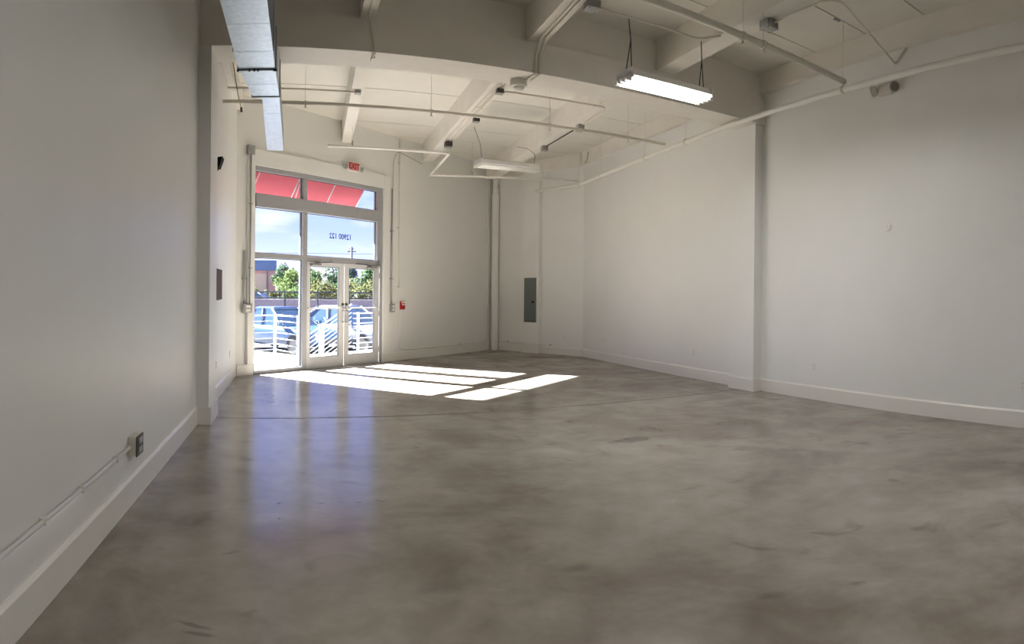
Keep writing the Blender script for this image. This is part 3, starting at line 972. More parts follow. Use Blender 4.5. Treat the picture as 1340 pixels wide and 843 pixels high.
main_pts = [(6.36, REAR + 0.02, 4.27), (6.40, 3.0, 4.285), (6.41, 8.3, 4.30), (6.62, 15.05, 4.285), (6.02, 16.35, 4.285)]
mp_ = pipe_thing('sprinkler_main', 'long painted sprinkler main hung along the wall of the emergency light', 'pipe', main_pts, 0.043, 'pipe_white', 0.25, 16)
for (x, y, z) in ((6.40, 6.05, 4.295), (6.46, 9.9, 4.30), (6.51, 11.45, 4.295), (6.575, 13.6, 4.29), (6.61, 14.85, 4.287), (6.40, 2.5, 4.284)):
    rod(mp_, (x, y), z + 0.04, ZC)
    clevis(mp_, (x, y, z), (0.03, 1, 0), 0.043)
BA = Vector((cos(DJ), -sin(DJ), 0))


def cross(label, d, x0, x1, z, r, hang, name='sprinkler_pipe', d1=None):
    d1 = d if d1 is None else d1
    def DD(x):
        return d + (d1 - d) * (x - x0) / (x1 - x0)
    p0, p1 = Vector((x0, by(x0, d), z)), Vector((x1, by(x1, d1), z))
    t = pipe_thing(name, label, 'pipe', [p0, p1], r, 'pipe', 0, 14, 'sprinkler pipes crossing the bays')
    for xx in hang:
        p = Vector((xx, by(xx, DD(xx)), z))
        rod(t, p, z + r, ZC if not any(a < xx < a + w for a, w in ((0.6, 0.4), (2.6, 0.6), (4.6, 0.7))) else ZJ)
        clevis(t, p, BA, r)
        mb = MB(); mb.tube([p + Vector((0, 0, -r)), p + Vector((0, 0, -r - 0.05))], 0.010, 8)
        mb.lathe([(0.0, 0.0), (0.03, 0.0), (0.03, 0.006), (0.0, 0.006)], p + Vector((0, 0, -r - 0.056)), (0, 0, 1), 10)
        mb.build('sprinkler_head', M['pipe'], t)
    return t


cross('painted sprinkler pipe crossing the near bay above the lit fixture', 5.03, XL + 0.01, 6.375, 4.385, 0.040, (4.47, 4.80), d1=5.36)
cross('painted sprinkler pipe crossing the far bay below the joists', 9.92, XL + 0.01, 6.44, 4.385, 0.026, (0.05, 2.0, 4.05, 5.62))
# branch near the shop front: level run, elbow towards the wall, level run back to the main
pb = [(0.50, by(0.50, 12.65), 4.38), (2.95, 13.04, 4.38), (3.02, 15.42, 4.37), (6.565, 14.92, 4.36)]
bp_ = pipe_thing('sprinkler_branch', 'white sprinkler branch that doglegs in front of the shop front wall', 'pipe', pb, 0.026, 'pipe_white', 0.05)
for p in ((0.98, by(0.98, 12.65)), (4.02, 15.28)):
    rod(bp_, p, 4.40, ZC if p[0] > 1.5 else ZJ)
    mb = MB(); mb.tube([(p[0], p[1], 4.40), (p[0], p[1], 4.50)], 0.013, 8); mb.build('clamp', M['conduit'], bp_)

# ------------------------------------------------------------------ overhead: conduits and boxes
CZ = ZJ - 0.014
def jbox(label, x, y, z=ZJ, s=0.11, h=0.06, rz=0.0, name='junction_box', mat='steel_box'):
    t = thing(name, label, 'junction box', (x, y, z), rz)
    mb = MB(); mb.box((-s / 2, -s / 2, -h), (s / 2, s / 2, -0.001), 0.008); mb.build('box', M[mat], t)
    mb = MB(); mb.box((-s / 2 - 0.004, -s / 2 - 0.004, -h - 0.006), (s / 2 + 0.004, s / 2 + 0.004, -h), 0.002); cv = mb.build('cover', M['conduit'], t)
    for k in (-1, 1):
        mb = MB(); mb.lathe([(0.0, 0.004), (0.008, 0.003), (0.008, 0.0)], (k * s * 0.36, k * s * 0.36, -h - 0.006), (0, 0, -1), 8); mb.build('screw', M['black'], cv)
    return t


def conduit(label, pts, r=0.013, mat='pipe', fillet=0.07, name='conduit', clips=()):
    t = pipe_thing(name, label, 'conduit', pts, r, mat, fillet, 10)
    for p in clips:
        mb = MB(); mb.box((p[0] - 0.0215, p[1] - 0.012, p[2] - r - 0.003), (p[0] + 0.0215, p[1] + 0.012, p[2] + r * 0.8), 0.003); mb.build('strap', M[mat], t)
    return t


# joist with twin conduits that step down over the beam
yb0 = by(2.9, 7.66)
for k, (dx, lab) in enumerate(((0.0, 'painted conduit on the middle near joist, bending down the beam face, inner of two'),
                               (0.055, 'painted conduit on the middle near joist, bending down the beam face, outer of two'))):
    x = 2.91 + dx
    yf = by(x, 7.66)
    conduit(lab, [(x - 0.13, 1.0, CZ - 0.004), (x, yf - 0.24, CZ - 0.004), (x + 0.01, yf - 0.028, ZJ - 0.17), (x, yf - 0.024, ZBM - 0.022), (x - 0.02, yf + 0.23, ZBM - 0.022)], 0.017, fillet=0.035,
            clips=[(x - 0.07, 4.2, CZ - 0.004)])
jbox('steel junction box under the middle near joist above the lit fixture', 3.075, 6.62, ZJ, 0.15, 0.085)
conduit('painted conduit from the junction box to the fixture hangers', [(3.16, 6.62, ZJ - 0.05), (3.3, by(3.3, 6.2), 4.655), (4.52, by(4.52, 6.2), 4.655), (4.80, 6.60, ZJ - 0.02)], 0.012, 'pipe', 0.10)
# slim joist near the duct: conduit over the beam
yc = by(0.78, 7.66)
conduit('painted conduit under the slim near joist dropping down the beam face', [(0.755, 1.0, CZ), (0.765, yc - 0.10, CZ), (0.80, yc - 0.03, ZJ - 0.10), (0.845, yc - 0.022, ZBM - 0.018), (0.83, yc + 0.26, ZBM - 0.018)], 0.014, fillet=0.03,
        clips=[(0.842, yc + 0.12, ZBM - 0.021)])
# heat detector below the beam
t = thing('heat_detector', 'round beige detector mounted on the beam underside beside the conduits', 'detector', bw(3.60, 8.03, ZBM))
mb = MB(); mb.lathe([(0.0, 0.0), (0.115, 0.0), (0.115, -0.075), (0.10, -0.085), (0.0, -0.085)], (0, 0, -0.001), (0, 0, 1), 28); mb.build('base', M['pipe'], t)
mb = MB(); mb.lathe([(0.0, 0.0), (0.075, 0.0), (0.07, -0.025), (0.045, -0.045), (0.0, -0.047)], (0, 0, -0.086), (0, 0, 1), 24); mb.build('sensor', M['plate'], t)

# far-bay middle joist: three conduits, boxes
for k, (dx, y1, lab) in enumerate(((0.0, 13.46, 'painted conduit along the far middle joist, the one nearest the duct'),
                                   (0.05, 11.5, 'painted conduit along the far middle joist, middle one of the bundle'),
                                   (0.10, 13.45, 'painted conduit along the far middle joist, outermost of the bundle'))):
    conduit(lab, [(2.93 + dx, by(2.9, 8.25), CZ), (2.96 + dx, y1, CZ)], 0.012, clips=[(2.94 + dx, 9.2, CZ), (2.95 + dx, 11.0, CZ)])
jbox('dark box on the far middle joist close to the beam', 3.02, 9.86, ZJ - 0.030, 0.11, 0.07, mat='dark_steel')
jbox('dark box on the far middle joist above the crossing sprinkler pipe', 3.10, 11.55, ZJ - 0.030, 0.11, 0.08, mat='dark_steel')
jbox('steel box on the far middle joist next to the shop front', 3.03, 13.52, ZJ - 0.030, 0.15, 0.11, mat='dark_steel')
conduit('grey painted conduit crossing from the far middle joist to the next joist', [(3.08, 9.86, CZ - 0.055), (3.15, by(3.15, 9.56), CZ - 0.03), (4.93, by(4.93, 9.56), CZ - 0.02), (5.03, 10.35, CZ - 0.02), (5.06, 11.25, CZ - 0.02)], 0.016, 'pipe', 0.07)
jbox('steel box on the last far joist below the beam corner', 5.08, 11.42, ZJ, 0.13, 0.12)
conduit('dark conduit along the last far joist between two boxes', [(5.08, 11.49, CZ - 0.02), (5.10, 13.25, CZ - 0.02)], 0.013, 'dark_steel')
jbox('steel box on the last far joist above the unlit fixture', 5.10, 13.34, ZJ, 0.13, 0.10)
conduit('painted conduit from the far slim joist to the wall behind the duct', [(XL + 0.03, by(XL, 10.36), CZ - 0.02), (0.86, by(0.86, 10.36), CZ - 0.02)], 0.016, 'pipe')
jbox('small box under the slim far joist where the thin conduit ends', 0.88, by(0.88, 10.36) + 0.02, ZJ, 0.10, 0.05)
# thin wires hanging at the wall beside the duct
t = thing('wire_hanger', 'thin dark wire hanger dangling at the ceiling edge beside the duct', 'wire')
mb = MB(); mb.tube([(-1.0, 8.9, 5.19), (-1.01, 9.6, 4.90), (-0.98, 10.15, 4.55), (-0.95, 10.35, 4.42)], 0.006, 6, 0.05); mb.build('wire', M['cable'], t)
mb = MB(); mb.tube([(-0.95, 10.35, 4.43), (-0.945, 10.37, 4.36)], 0.018, 8); mb.build('hook', M['dark_steel'], t)

# near-right corner: curved conduit from a box on the joist
jbox('open steel box with black knockouts on the near joist by the emergency light wall', 5.00, 5.92, ZJ, 0.16, 0.10)
conduit('painted conduit curving from the steel box towards the emergency light wall', [(5.02, 5.84, CZ - 0.03), (5.03, 4.86, CZ - 0.03), (6.85, by(6.85, 4.90), CZ - 0.03), (6.99, by(6.99, 4.93), CZ - 0.05), (6.995, by(6.99, 4.75), 4.89)], 0.015, 'pipe', 0.30)
t = thing('hanger_bracket', 'small ceiling bracket holding the rod of the sprinkler main', 'bracket', (6.40, 6.05, ZC))
mb = MB(); mb.box((-0.05, -0.02, -0.03), (0.05, 0.02, -0.001), 0.006); mb.build('plate', M['conduit'], t)
t.location = (6.28, 6.05, ZC)

# loop of wire at the ledger of the splayed corner
conduit('thin hooked wire on the ledger in the far corner', [(6.905, 15.2, 4.882), (6.898, 15.05, 4.95), (6.895, 14.98, 5.10), (6.86, 14.93, 5.12)], 0.008, 'grey_cable', 0.04)

# ------------------------------------------------------------------ fluorescent fixtures
def fixture(label, p0, p1, d, zb, lit, group='hanging fluorescent fixtures'):
    """open strip fixture with four tubes, length along the beam direction"""
    c = bw((p0 + p1) / 2, d, zb)
    t = thing('fluorescent_fixture', label, 'light fixture', c, RB, group)
    L = (p1 - p0) / 2
    mb = MB()
    # folded trough body
    mb.hexa([(-L, -0.17, 0.055), (-L, 0.17, 0.055), (-L, 0.10, 0.145), (-L, -0.10, 0.145), (L, -0.17, 0.055), (L, 0.17, 0.055), (L, 0.10, 0.145), (L, -0.10, 0.145)])
    mb.build('housing', M['enamel'], t)
    for sx in (-1, 1):
        mb = MB(); mb.box((sx * L - 0.012 * sx - 0.012, -0.172, 0.03), (sx * L - 0.012 * sx + 0.012, 0.172, 0.146), 0.004)
        ep = mb.build('end_plate', M['enamel'], t)
        for k in range(4):
            yy = -0.126 + k * 0.084
            mb = MB(); mb.box((sx * L - 0.03, yy - 0.014, 0.0), (sx * L + 0.02, yy + 0.014, 0.06), 0.005); mb.build('lamp_holder', M['plate'], ep)
    for k in range(4):
        yy = -0.126 + k * 0.084
        mb = MB(); mb.tube([(-L + 0.035, yy, 0.026), (L - 0.035, yy, 0.026)], 0.019, 14); mb.build('tube', (M['tube_on'] if lit == 1 else M['tube_added']) if lit else M['tube_off'], t)
    if lit:
        al = bpy.data.lights.new('fluorescent_light', 'AREA')
        al.shape = 'RECTANGLE'; al.size = 2 * L - 0.1; al.size_y = 0.28
        al.energy = 35.0 if lit == 1 else 22.0
        al.color = (1.0, 0.985, 0.95)
        ao = bpy.data.objects.new('fluorescent_light', al)
        COL.objects.link(ao); ao.parent = t; ao.location = (0, 0, 0.004)
    return t, L


ft, L = fixture('lit fluorescent fixture with four glowing tubes hung in front of the beam', 4.06, 5.24, 6.20, 3.90, 1)
for sx in (-1, 1):
    for dy, sp in ((-0.0, -0.03), (0.0, 0.045)):
        mb = MB(); mb.tube([(sx * (L - 0.06), 0, 0.738), (sx * (L - 0.06) + (0.01 if sx > 0 else 0.03), 0.0, 0.5), (sx * (L - 0.06) + sp * 1.0, dy, 0.147)], 0.006, 6)
        mb.build('suspension_cord', M['cable'], ft)
ft2, L2 = fixture('unlit fluorescent fixture hung near the shop front between the far joists', 4.52, 5.76, 11.95, 4.00, 0)
mb = MB(); mb.tube([(-L2 + 0.08, 0, 0.147), (-L2 + 0.04, 0.0, 0.45), (-L2 - 0.07, 0.05, 0.78)], 0.006, 6); mb.build('suspension_cord', M['grey_cable'], ft2)
mb = MB(); mb.tube([(L2 - 0.04, 0, 0.147), (L2 - 0.02, 0.0, 0.35), (L2 + 0.0, 0.4, 0.55), (L2 - 0.0, 0.95, 0.70)], 0.006, 6, 0.1); mb.build('suspension_cord', M['grey_cable'], ft2)

# two unseen lit fixtures, added to brighten the near part of the room
fixture('unseen fluorescent fixture added to brighten the near part of the room by the emergency light wall', 3.8, 5.14, 0.4, 3.9, 2)
fixture('unseen fluorescent fixture added to brighten the near part of the room by the conduit wall', 0.3, 1.64, -1.2, 3.9, 2)

# ------------------------------------------------------------------ outside
GZ = -0.42
def out(s, a, z=0.0):
    return fw(s, -a, z)


b = MB(); b.box((5.0, 0.25, GZ), (16.5, 2.9, -0.05), 0.01); b.box((OPL, 0.12, -0.2), (OPR, 0.25, -0.02))
o = struct('exterior_landing', b, M['landing'], 'sunlit concrete landing outside the glazed doors', 'landing')
o.location = O_F; o.rotation_euler = (0, 0, RF)
b = MB(); b.box((-60, 2.91, GZ - 0.2), (70, 150, GZ)); b.box((-60, 0.26, GZ - 0.2), (4.99, 2.91, GZ)); b.box((16.51, 0.26, GZ - 0.2), (70, 2.91, GZ))
o = struct('ground', b, M['asphalt'], 'grey asphalt of the parking lot outside', 'ground')
o.location = O_F; o.rotation_euler = (0, 0, RF)
b = MB(); b.box((-60, 26.0, GZ), (70, 150, GZ + 0.03))
o = struct('ground_field', b, M['dirt'], 'dry ground beyond the black fence', 'ground')
o.location = O_F; o.rotation_euler = (0, 0, RF)
# unseen overhang above the entrance, added to end the sun patch sooner
b = MB(); b.box((2.0, 0.251, 4.33), (13.0, 3.05, 4.5), 0.01)
o = struct('added_overhang', b, M['stucco'], 'unseen roof overhang added above the red awning to shorten the sun patch', 'roof')
o.location = O_F; o.rotation_euler = (0, 0, RF)

# awning
t = front_thing('awning', 'sloping red fabric awning with white ribs seen through the transom panes', 'awning')
AX0, AX1 = 7.2, 11.22
A0, ZA0, A1, ZA1 = 0.28, 3.925, 0.66, 3.40
mb = MB()
mb.hexa([(AX0, A0, ZA0 + 0.02), (AX1, A0, ZA0 + 0.02), (AX1, A0, ZA0 + 0.025), (AX0, A0, ZA0 + 0.025),
         (AX0, A1, ZA1 + 0.02), (AX1, A1, ZA1 + 0.02), (AX1, A1, ZA1 + 0.025), (AX0, A1, ZA1 + 0.025)])
mb.build('canopy', M['awning'], t)
for x in (7.32, 8.17, 9.22, 10.27, 11.20):
    mb = MB(); mb.tube([(x, A0 + 0.01, ZA0), (x, A1, ZA1 + 0.005)], 0.014, 8); mb.build('rib', M['rib_white'], t)
mb = MB(); mb.tube([(9.27, A0 + 0.03, ZA0 - 0.035), (9.36, A1, ZA1)], 0.010, 8); mb.build('rib', M['rib_white'], t)
mb = MB(); mb.tube([(AX0, A0, ZA0 - 0.012), (AX1, A0, ZA0 - 0.012)], 0.016, 8); mb.build('frame_bar', M['rib_white'], t)
mb = MB(); mb.tube([(AX0, A1, ZA1), (AX1, A1, ZA1)], 0.014, 8); mb.build('frame_bar', M['rib_white'], t)


# white steel railings on the landing
def railing(label, p, q, zlo, zhi, n, posts, slope=0.0):
    t = front_thing('railing', label, 'railing', group='white railings outside the doors')
    p, q = Vector((*p, 0)), Vector((*q, 0))
    for k in range(n):
        z = zlo + (zhi - zlo) * k / (n - 1)
        mb = MB(); mb.tube([p + Vector((0, 0, z)), q + Vector((0, 0, z + slope))], 0.021 if k == n - 1 else 0.014, 8); mb.build('rail', M['rail_white'], t)
    for f, zb_, zt_ in posts:
        c = p.lerp(q, f)
        mb = MB(); mb.box((c.x - 0.028, c.y - 0.028, zb_), (c.x + 0.028, c.y + 0.028, zt_), 0.004); mb.build('post', M['rail_white'], t)
    return t


railing('white railing running outward from the tall side light', (9.74, 0.88), (10.05, 2.02), 0.10, 1.03, 8, [(0.0, -0.05, 1.06), (1.0, -0.05, 1.06)])
railing('white railing parallel to the building, left of the entrance steps', (6.2, 2.02), (10.0, 2.02), 0.10, 1.03, 8, [(0.0, -0.05, 1.06), (0.5, -0.05, 1.06)])
railing('sloping white stair railing seen through the door beside the side light', (11.72, 2.75), (13.30, 2.62), -0.62, 0.42, 10, [(0.30, GZ, 0.62), (0.36, GZ, 0.66)], 0.85)
railing('white railing parallel to the building, seen through the fire alarm side door', (12.98, 2.25), (16.0, 2.25), 0.10, 1.03, 8, [(0.06, -0.05, 1.06), (0.55, -0.05, 1.06), (1.0, -0.05, 1.06)])


# ------------------------------------------------------------------ cars, nose towards the building
def car(label, loc, rz, paint, height=1.5, length=4.6, width=1.78, group=None):
    t = thing('car', label, 'car', loc, rz, group)
    hl, hw = length / 2, width / 2
    belt = height * 0.62
    # body: lofted sections
    st = [(-hl, 0.55, 0.45, belt * 0.78), (-hl + 0.12, 0.86, 0.28, belt * 0.98), (-hl * 0.55, 1.0, 0.2, belt), (-0.2, 1.0, 0.19, belt),
          (hl * 0.32, 1.0, 0.2, belt * 0.99), (hl * 0.62, 0.97, 0.21, belt * 0.92), (hl - 0.25, 0.9, 0.24, belt * 0.82), (hl - 0.04, 0.74, 0.3, belt * 0.70), (hl, 0.6, 0.38, belt * 0.56)]
    bm = bmesh.new()
    rings = []
    for x, w, z0, z1 in st:
        W = hw * w
        pr = [(-W * 0.9, z0), (-W, z0 + 0.14), (-W, (z0 + z1) * 0.55), (-W * 0.95, z1 - 0.06), (-W * 0.82, z1), (0, z1 + 0.025),
              (W * 0.82, z1), (W * 0.95, z1 - 0.06), (W, (z0 + z1) * 0.55), (W, z0 + 0.14), (W * 0.9, z0)]
        rings.append([bm.verts.new((x, y, z)) for y, z in pr])
    for a, c in zip(rings, rings[1:]):
        n = len(a)
        for k in range(n):
            bm.faces.new((a[k], a[(k + 1) % n], c[(k + 1) % n], c[k]))
    bm.faces.new(rings[0][::-1]); bm.faces.new(rings[-1])
    bmesh.ops.recalc_face_normals(bm, faces=bm.faces[:])
    mb = MB(); mb.bm.free(); mb.bm = bm
    body = mb.build('body', paint, t, smooth=True)
    md = body.modifiers.new('round', 'SUBSURF'); md.levels = md.render_levels = 1
    # greenhouse
    gb = [(-hl * 0.70, -hw * 0.84), (-hl * 0.70, hw * 0.84), (hl * 0.36, hw * 0.86), (hl * 0.36, -hw * 0.86)]
    gt = [(-hl * 0.40, -hw * 0.66), (-hl * 0.40, hw * 0.66), (hl * 0.02, hw * 0.66), (hl * 0.02, -hw * 0.66)]
    zr = height - 0.05
    mb = MB(); mb.hexa([(*g, belt - 0.04) for g in gb] + [(*g, zr) for g in gt]); mb.build('windows', M['car_glass'], t)
    mb = MB()
    mb.hexa([(-hl * 0.44, -hw * 0.68, zr - 0.03), (-hl * 0.44, hw * 0.68, zr - 0.03), (hl * 0.06, hw * 0.68, zr - 0.03), (hl * 0.06, -hw * 0.68, zr - 0.03),
             (-hl * 0.36, -hw * 0.5, height), (-hl * 0.36, hw * 0.5, height), (hl * 0.0, hw * 0.5, height), (hl * 0.0, -hw * 0.5, height)])
    mb.build('roof', paint, t)
    for k in range(4):
        a, c = Vector((*gb[k], belt - 0.04)), Vector((*gt[k], zr))
        mb = MB(); mb.tube([a, c], 0.045, 8); mb.build('pillar', paint, t)
    for sy in (-1, 1):
        mb = MB(); mb.tube([(-hl * 0.12, sy * hw * 0.855, belt - 0.04), (-hl * 0.17, sy * hw * 0.665, zr)], 0.04, 8); mb.build('pillar', paint, t)
        mb = MB(); mb.box((hl * 0.30, sy * hw * 0.90, belt - 0.02), (hl * 0.36, sy * hw * 1.10, belt + 0.12), 0.03); mb.build('side_mirror', paint, t)
        mb = MB(); mb.box((hl - 0.14, sy * hw * 0.42, belt * 0.60), (hl - 0.02, sy * hw * 0.72, belt * 0.72), 0.03); mb.build('headlamp', M['lamp_glass'], t)
        for xx in (-hl * 0.60, hl * 0.62):
            ax = (0, sy, 0)
            mb = MB(); mb.lathe([(0.20, -0.10), (0.31, -0.11), (0.335, -0.07), (0.335, 0.07), (0.31, 0.11), (0.20, 0.10)], (xx, sy * (hw - 0.12), 0.336), ax, 24)
            wh = mb.build('wheel', M['tyre'], t)
            mb = MB(); mb.lathe([(0.0, 0.05), (0.07, 0.06), (0.09, 0.03), (0.20, 0.06), (0.21, 0.10), (0.225, 0.10), (0.225, -0.05), (0.0, -0.05)], (xx, sy * (hw - 0.12), 0.336), ax, 24)
            rm = mb.build('rim', M['rim'], wh)
    mb = MB(); mb.box((hl - 0.05, -hw * 0.38, belt * 0.36), (hl + 0.005, hw * 0.38, belt * 0.56), 0.02); mb.build('grille', M['tyre'], t)
    mb = MB(); mb.box((hl - 0.02, -0.15, belt * 0.30), (hl + 0.02, 0.15, belt * 0.40), 0.004); mb.build('licence_plate', M['plate'], t)
    return t


HD = atan2(-0.736, 0.677)        # heading: straight at the shop front
car('dark blue sedan parked nose-in, seen through the tall side light', (-0.55, 23.0, GZ), HD, M['car_blue'], 1.52, 4.7, 1.82)
car('white sedan parked nose-in, seen through the glazed doors', (1.7, 23.4, GZ), HD, M['car_white'], 1.58, 4.7, 1.84)
car('small white car far off beyond the black fence', (-3.3, 54.5, 0.28), HD + 0.5, M['car_white'], 1.5, 4.2, 1.75)

# black fence, low wall, planting strip
def world_line(u, D):
    """point at the given bearing (radians right of the side walls' direction) and distance"""
    return Vector((D * sin(u), D * cos(u), 0))


t = thing('fence', 'black metal rail fence along the far side of the parking lot', 'fence')
fa, fb = Vector((-6.5, 36.0, 0)), Vector((8.5, 41.0, 0))
for z in (1.68, 1.34):
    mb = MB(); mb.tube([fa + Vector((0, 0, z)), fb + Vector((0, 0, z))], 0.045, 6); mb.build('rail', M['fence'], t)
for k in range(9):
    c = fa.lerp(fb, k / 8)
    mb = MB(); mb.box((c.x - 0.05, c.y - 0.05, GZ), (c.x + 0.05, c.y + 0.05, 1.78)); mb.build('post', M['fence'], t)
b = MB(); b.prism([(-9, 42.0), (12, 49.0), (12, 49.4), (-9, 42.4)], GZ, 1.22)
struct('wall_low', b, M['low_wall'], 'low pinkish block wall behind the black fence', 'wall')

# pink building with blue parapet
t = thing('building', 'low pink building with a dark blue parapet beyond the parking lot', 'building', (-2.72, 72.0, 0), 0.10)
mb = MB(); mb.box((-14, 0, GZ), (0, 8, 4.15)); mb.build('wall', M['brick_pink'], t)
mb = MB(); mb.box((-14.1, -0.15, 4.15), (0.1, 8.1, 5.25)); mb.build('parapet', M['roof_blue'], t)
mb = MB(); mb.box((-4.0, -0.08, GZ), (-1.0, 0.0, 3.8)); mb.build('wall_panel', M['tan'], t)
mb = MB(); mb.box((-0.92, -0.1, GZ), (-0.80, 0.0, 4.1)); mb.build('downpipe', M['shed'], t)
t = thing('shed', 'dark blue shed between the pink building and the trees', 'shed', (-1.9, 73.0, 0), 0.10)
mb = MB(); mb.box((-0.3, 0, GZ), (0.75, 3, 3.6)); mb.build('wall', M['shed'], t)
mb = MB(); mb.hexa([(-0.4, -0.1, 3.6), (0.85, -0.1, 3.6), (0.85, 3.1, 3.6), (-0.4, 3.1, 3.6), (-0.3, 0.2, 3.85), (0.75, 0.2, 3.85), (0.75, 3, 3.85), (-0.3, 3, 3.85)]); mb.build('roof', M['shed'], t)


def tree(label, x, y, z0, h, w, mat, trunk=True, n=1800, group='trees and bushes beyond the fence', name='tree'):
    t = thing(name, label, 'tree' if trunk else 'bush', (x, y, z0), 0, group)
    if trunk:
        mb = MB()
        mb.tube([(0, 0, -0.2), (0.05, 0.03, h * 0.3), (-0.04, 0.0, h * 0.62)], lambda q: 0.14 * (1 - 0.6 * q), 8)
        for k in range(4):
            a = k * 1.7 + x
            mb.tube([(0.03, 0, h * 0.28), (cos(a) * w * 0.22, sin(a) * w * 0.22, h * 0.6)], lambda q: 0.07 * (1 - 0.6 * q), 6)
        mb.build('trunk', M['bark'], t)
    bm = bmesh.new()
    rnd = random.Random(int(x * 131 + y * 17))
    blobs = []
    for k in range(11):
        a = rnd.uniform(0, 2 * pi); r = rnd.uniform(0, 0.33) * w
        zc = rnd.uniform(0.42 if trunk else 0.16, 0.84) * h
        blobs.append((Vector((cos(a) * r, sin(a) * r, zc)), rnd.uniform(0.17, 0.26) * min(w, h * 0.9)))
    for c, r in blobs:
        for k in range(n // 11):
            d = Vector((rnd.gauss(0, 1), rnd.gauss(0, 1), rnd.gauss(0, 1))).normalized()
            p = c + d * r * rnd.uniform(0.55, 1.05)
            s = rnd.uniform(0.06, 0.14) * max(1.0, h / 4)
            u_ = Vector((rnd.gauss(0, 1), rnd.gauss(0, 1), rnd.gauss(0, 1))).normalized()
            v_ = u_.cross(d)
            if v_.length < 1e-3:
                continue
            v_.normalize()
            bm.faces.new([bm.verts.new(p + q) for q in (u_ * s, v_ * s * 0.6, -u_ * s, -v_ * s * 0.6)])
    mb = MB(); mb.bm.free(); mb.bm = bm
    mb.build('crown', mat, t)
    return t


tree('dark green tree beside the pink building', -1.75, 66.0, GZ, 5.3, 3.4, M['leaf_dark'])
tree('bright green round tree right of the pink building', -0.75, 59.0, GZ, 4.6, 3.4, M['leaf_lime'])
tree('mid green tree framed by the first door leaf', 1.1, 63.0, GZ, 4.9, 3.2, M['leaf_mid'])
tree('olive bush low in the first door leaf', 1.7, 51.5, GZ, 3.1, 2.8, M['leaf_olive'], False, name='bush')
tree('green tree between the two door leaves', 3.4, 60.0, GZ, 4.9, 3.4, M['leaf_dark'])
tree('bluish tree above the shrubs in the second door leaf', 5.35, 70.0, GZ, 5.6, 2.6, M['leaf_blue'])
tree('tall green tree at the far edge of the second door leaf', 6.9, 62.0, GZ, 5.4, 4.0, M['leaf_mid'])
tree('yellow green bush low in the second door leaf', 5.0, 52.0, GZ, 3.3, 4.4, M['leaf_olive'], False, name='bush')
tree('pale green bush behind the small white car', -4.6, 62.5, GZ, 2.8, 2.2, M['leaf_olive'], False, name='bush')
tree('lime green bush behind the fence near the side light mullion', -0.9, 49.6, GZ, 2.6, 1.7, M['leaf_lime'], False, name='bush')

for x_, y_, h_, w_, m_, lb in ((-2.7, 59.5, 2.6, 1.8, 'leaf_olive', 'low olive bush behind the fence in front of the pink building'),
                               (0.35, 55.5, 3.4, 2.4, 'leaf_mid', 'mid green bush behind the mullion beside the first door leaf'),
                               (3.4, 56.6, 3.3, 2.4, 'leaf_mid', 'mid green bush behind the meeting stiles of the doors'),
                               (3.3, 50.0, 2.6, 2.4, 'leaf_lime', 'lime green bush low between the two door leaves'),
                               (7.4, 54.0, 3.4, 3.2, 'leaf_olive', 'yellow green bush at the edge of the second door leaf')):
    tree(lb, x_, y_, GZ, h_, w_, M[m_], False, name='bush')

# utility pole and wires
t = thing('utility_pole', 'thin wooden utility pole with a crossarm seen through the upper pane', 'utility pole', (6.75, 88.0, 0))
mb = MB(); mb.tube([(0, 0, GZ), (0, 0, 8.0)], 0.14, 8); mb.build('pole', M['pole'], t)
mb = MB(); mb.box((-0.6, -0.08, 7.30), (0.6, 0.08, 7.45)); mb.build('crossarm', M['pole'], t)
mb = MB(); mb.box((-0.3, -0.07, 7.65), (0.3, 0.07, 7.77)); mb.build('crossarm', M['pole'], t)
def wire(label, z, y, sag):
    t = thing('power_line', label, 'power line', group='power lines above the parking lot')
    mb = MB(); mb.tube([(-30 + 3.0 * k, y, z - sag * (1 - ((k - 12) / 12) ** 2)) for k in range(25)], 0.025, 5); mb.build('wire', M['fence'], t)


wire('lower power line crossing above the pink building', 6.7, 86.0, 0.5)
wire('upper power line crossing above the pink building', 7.5, 87.0, 0.5)

# ------------------------------------------------------------------ light
w = bpy.data.worlds.new('sky')
sc.world = w
w.use_nodes = True
nt = w.node_tree
nt.nodes.clear()
L_ = nt.links.new
tc = N(nt, 'ShaderNodeTexCoord')
sp = N(nt, 'ShaderNodeSeparateXYZ')
L_(tc.outputs['Generated'], sp.inputs[0])
gr = N(nt, 'ShaderNodeValToRGB')
e = gr.color_ramp.elements
e[0].position = 0.0; e[0].color = (0.66, 0.74, 1.0, 1)
e[1].position = 0.6; e[1].color = (0.24, 0.42, 1.1, 1)
k = e.new(0.10); k.color = (0.36, 0.46, 1.2, 1)
k = e.new(0.22); k.color = (0.29, 0.41, 1.25, 1)
L_(sp.outputs['Z'], gr.inputs['Fac'])
mp = N(nt, 'ShaderNodeMapping')
mp.inputs['Scale'].default_value = (3.0, 3.0, 11.0)
mp.inputs['Location'].default_value = (0.4, 0.2, 0.0)
L_(tc.outputs['Generated'], mp.inputs['Vector'])
cl = N(nt, 'ShaderNodeTexNoise', Scale=1.6, Detail=6.0, Roughness=0.55)
L_(mp.outputs['Vector'], cl.inputs['Vector'])
cr = N(nt, 'ShaderNodeValToRGB')
cr.color_ramp.elements[0].position = 0.47; cr.color_ramp.elements[0].color = (0, 0, 0, 1)
cr.color_ramp.elements[1].position = 0.66; cr.color_ramp.elements[1].color = (1, 1, 1, 1)
L_(cl.outputs['Fac'], cr.inputs['Fac'])
mx = N(nt, 'ShaderNodeMix', data_type='RGBA')
mx.inputs['B'].default_value = (0.70, 0.70, 0.72, 1)
L_(cr.outputs['Color'], mx.inputs['Factor'])
L_(gr.outputs['Color'], mx.inputs['A'])
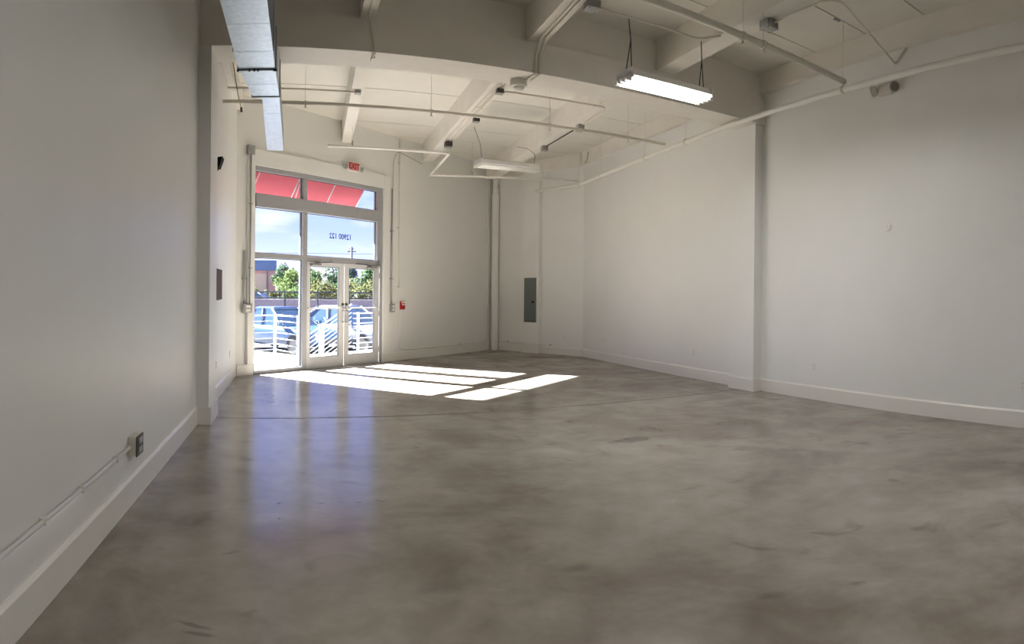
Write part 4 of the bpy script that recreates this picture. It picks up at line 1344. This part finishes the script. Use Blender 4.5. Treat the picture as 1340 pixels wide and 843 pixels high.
bg = N(nt, 'ShaderNodeBackground', Strength=1.0)
L_(mx.outputs['Result'], bg.inputs['Color'])
wo = N(nt, 'ShaderNodeOutputWorld')
L_(bg.outputs[0], wo.inputs['Surface'])

sun = bpy.data.lights.new('sun', 'SUN')
sun.energy = 80.0
sun.angle = radians(0.6)
sun.color = (1.0, 0.98, 0.95)
so = bpy.data.objects.new('sun', sun)
COL.objects.link(so)
nin = Vector((-sin(YB), -cos(YB), 0))
sal = Vector((cos(YB), -sin(YB), 0))
sdir = (nin + sal * 0.078 + Vector((0, 0, -0.560))).normalized()
so.rotation_euler = sdir.to_track_quat('-Z', 'Y').to_euler()
so.location = fw(9, -20, 20)

# ------------------------------------------------------------------ camera: a stitched sweep, so a cylindrical lens
F, V0, ROLL, YAW = 869.5, 389.1, -0.0094, 0.3185
cam = bpy.data.cameras.new('camera')
co = bpy.data.objects.new('camera', cam)
COL.objects.link(co)
cam.type = 'PANO'
cam.panorama_type = 'CENTRAL_CYLINDRICAL'
cam.central_cylindrical_range_u_min = -670 / F
cam.central_cylindrical_range_u_max = 670 / F
cam.central_cylindrical_range_v_min = -(843 - V0) / F
cam.central_cylindrical_range_v_max = V0 / F
cam.central_cylindrical_radius = 1.0
right = Vector((cos(ROLL), 0, -sin(ROLL)))
up = Vector((sin(ROLL), 0, cos(ROLL)))
fwd = Vector((0, 1, 0))
rz = Matrix.Rotation(-YAW, 3, 'Z')
right, up, fwd = rz @ right, rz @ up, rz @ fwd
mw = Matrix(((right.x, up.x, -fwd.x, 0), (right.y, up.y, -fwd.y, 0), (right.z, up.z, -fwd.z, 1.5), (0, 0, 0, 1)))
co.matrix_world = mw
cam.clip_start = 0.05
cam.clip_end = 500
sc.camera = co

# ------------------------------------------------------------------ view
sc.view_settings.view_transform = 'Standard'
sc.view_settings.look = 'None'
sc.view_settings.gamma = 1.0
sc.view_settings.use_curve_mapping = False
sc.view_settings.exposure = 0.93
try:
    sc.cycles.use_denoising = True
    sc.cycles.caustics_reflective = False
    sc.cycles.caustics_refractive = False
    sc.cycles.max_bounces = 16
    sc.cycles.diffuse_bounces = 10
    sc.cycles.glossy_bounces = 6
    sc.cycles.transparent_max_bounces = 16
    sc.cycles.sample_clamp_indirect = 3.0
    sc.cycles.denoising_prefilter = 'ACCURATE'
    sc.cycles.use_adaptive_sampling = False
except Exception:
    pass
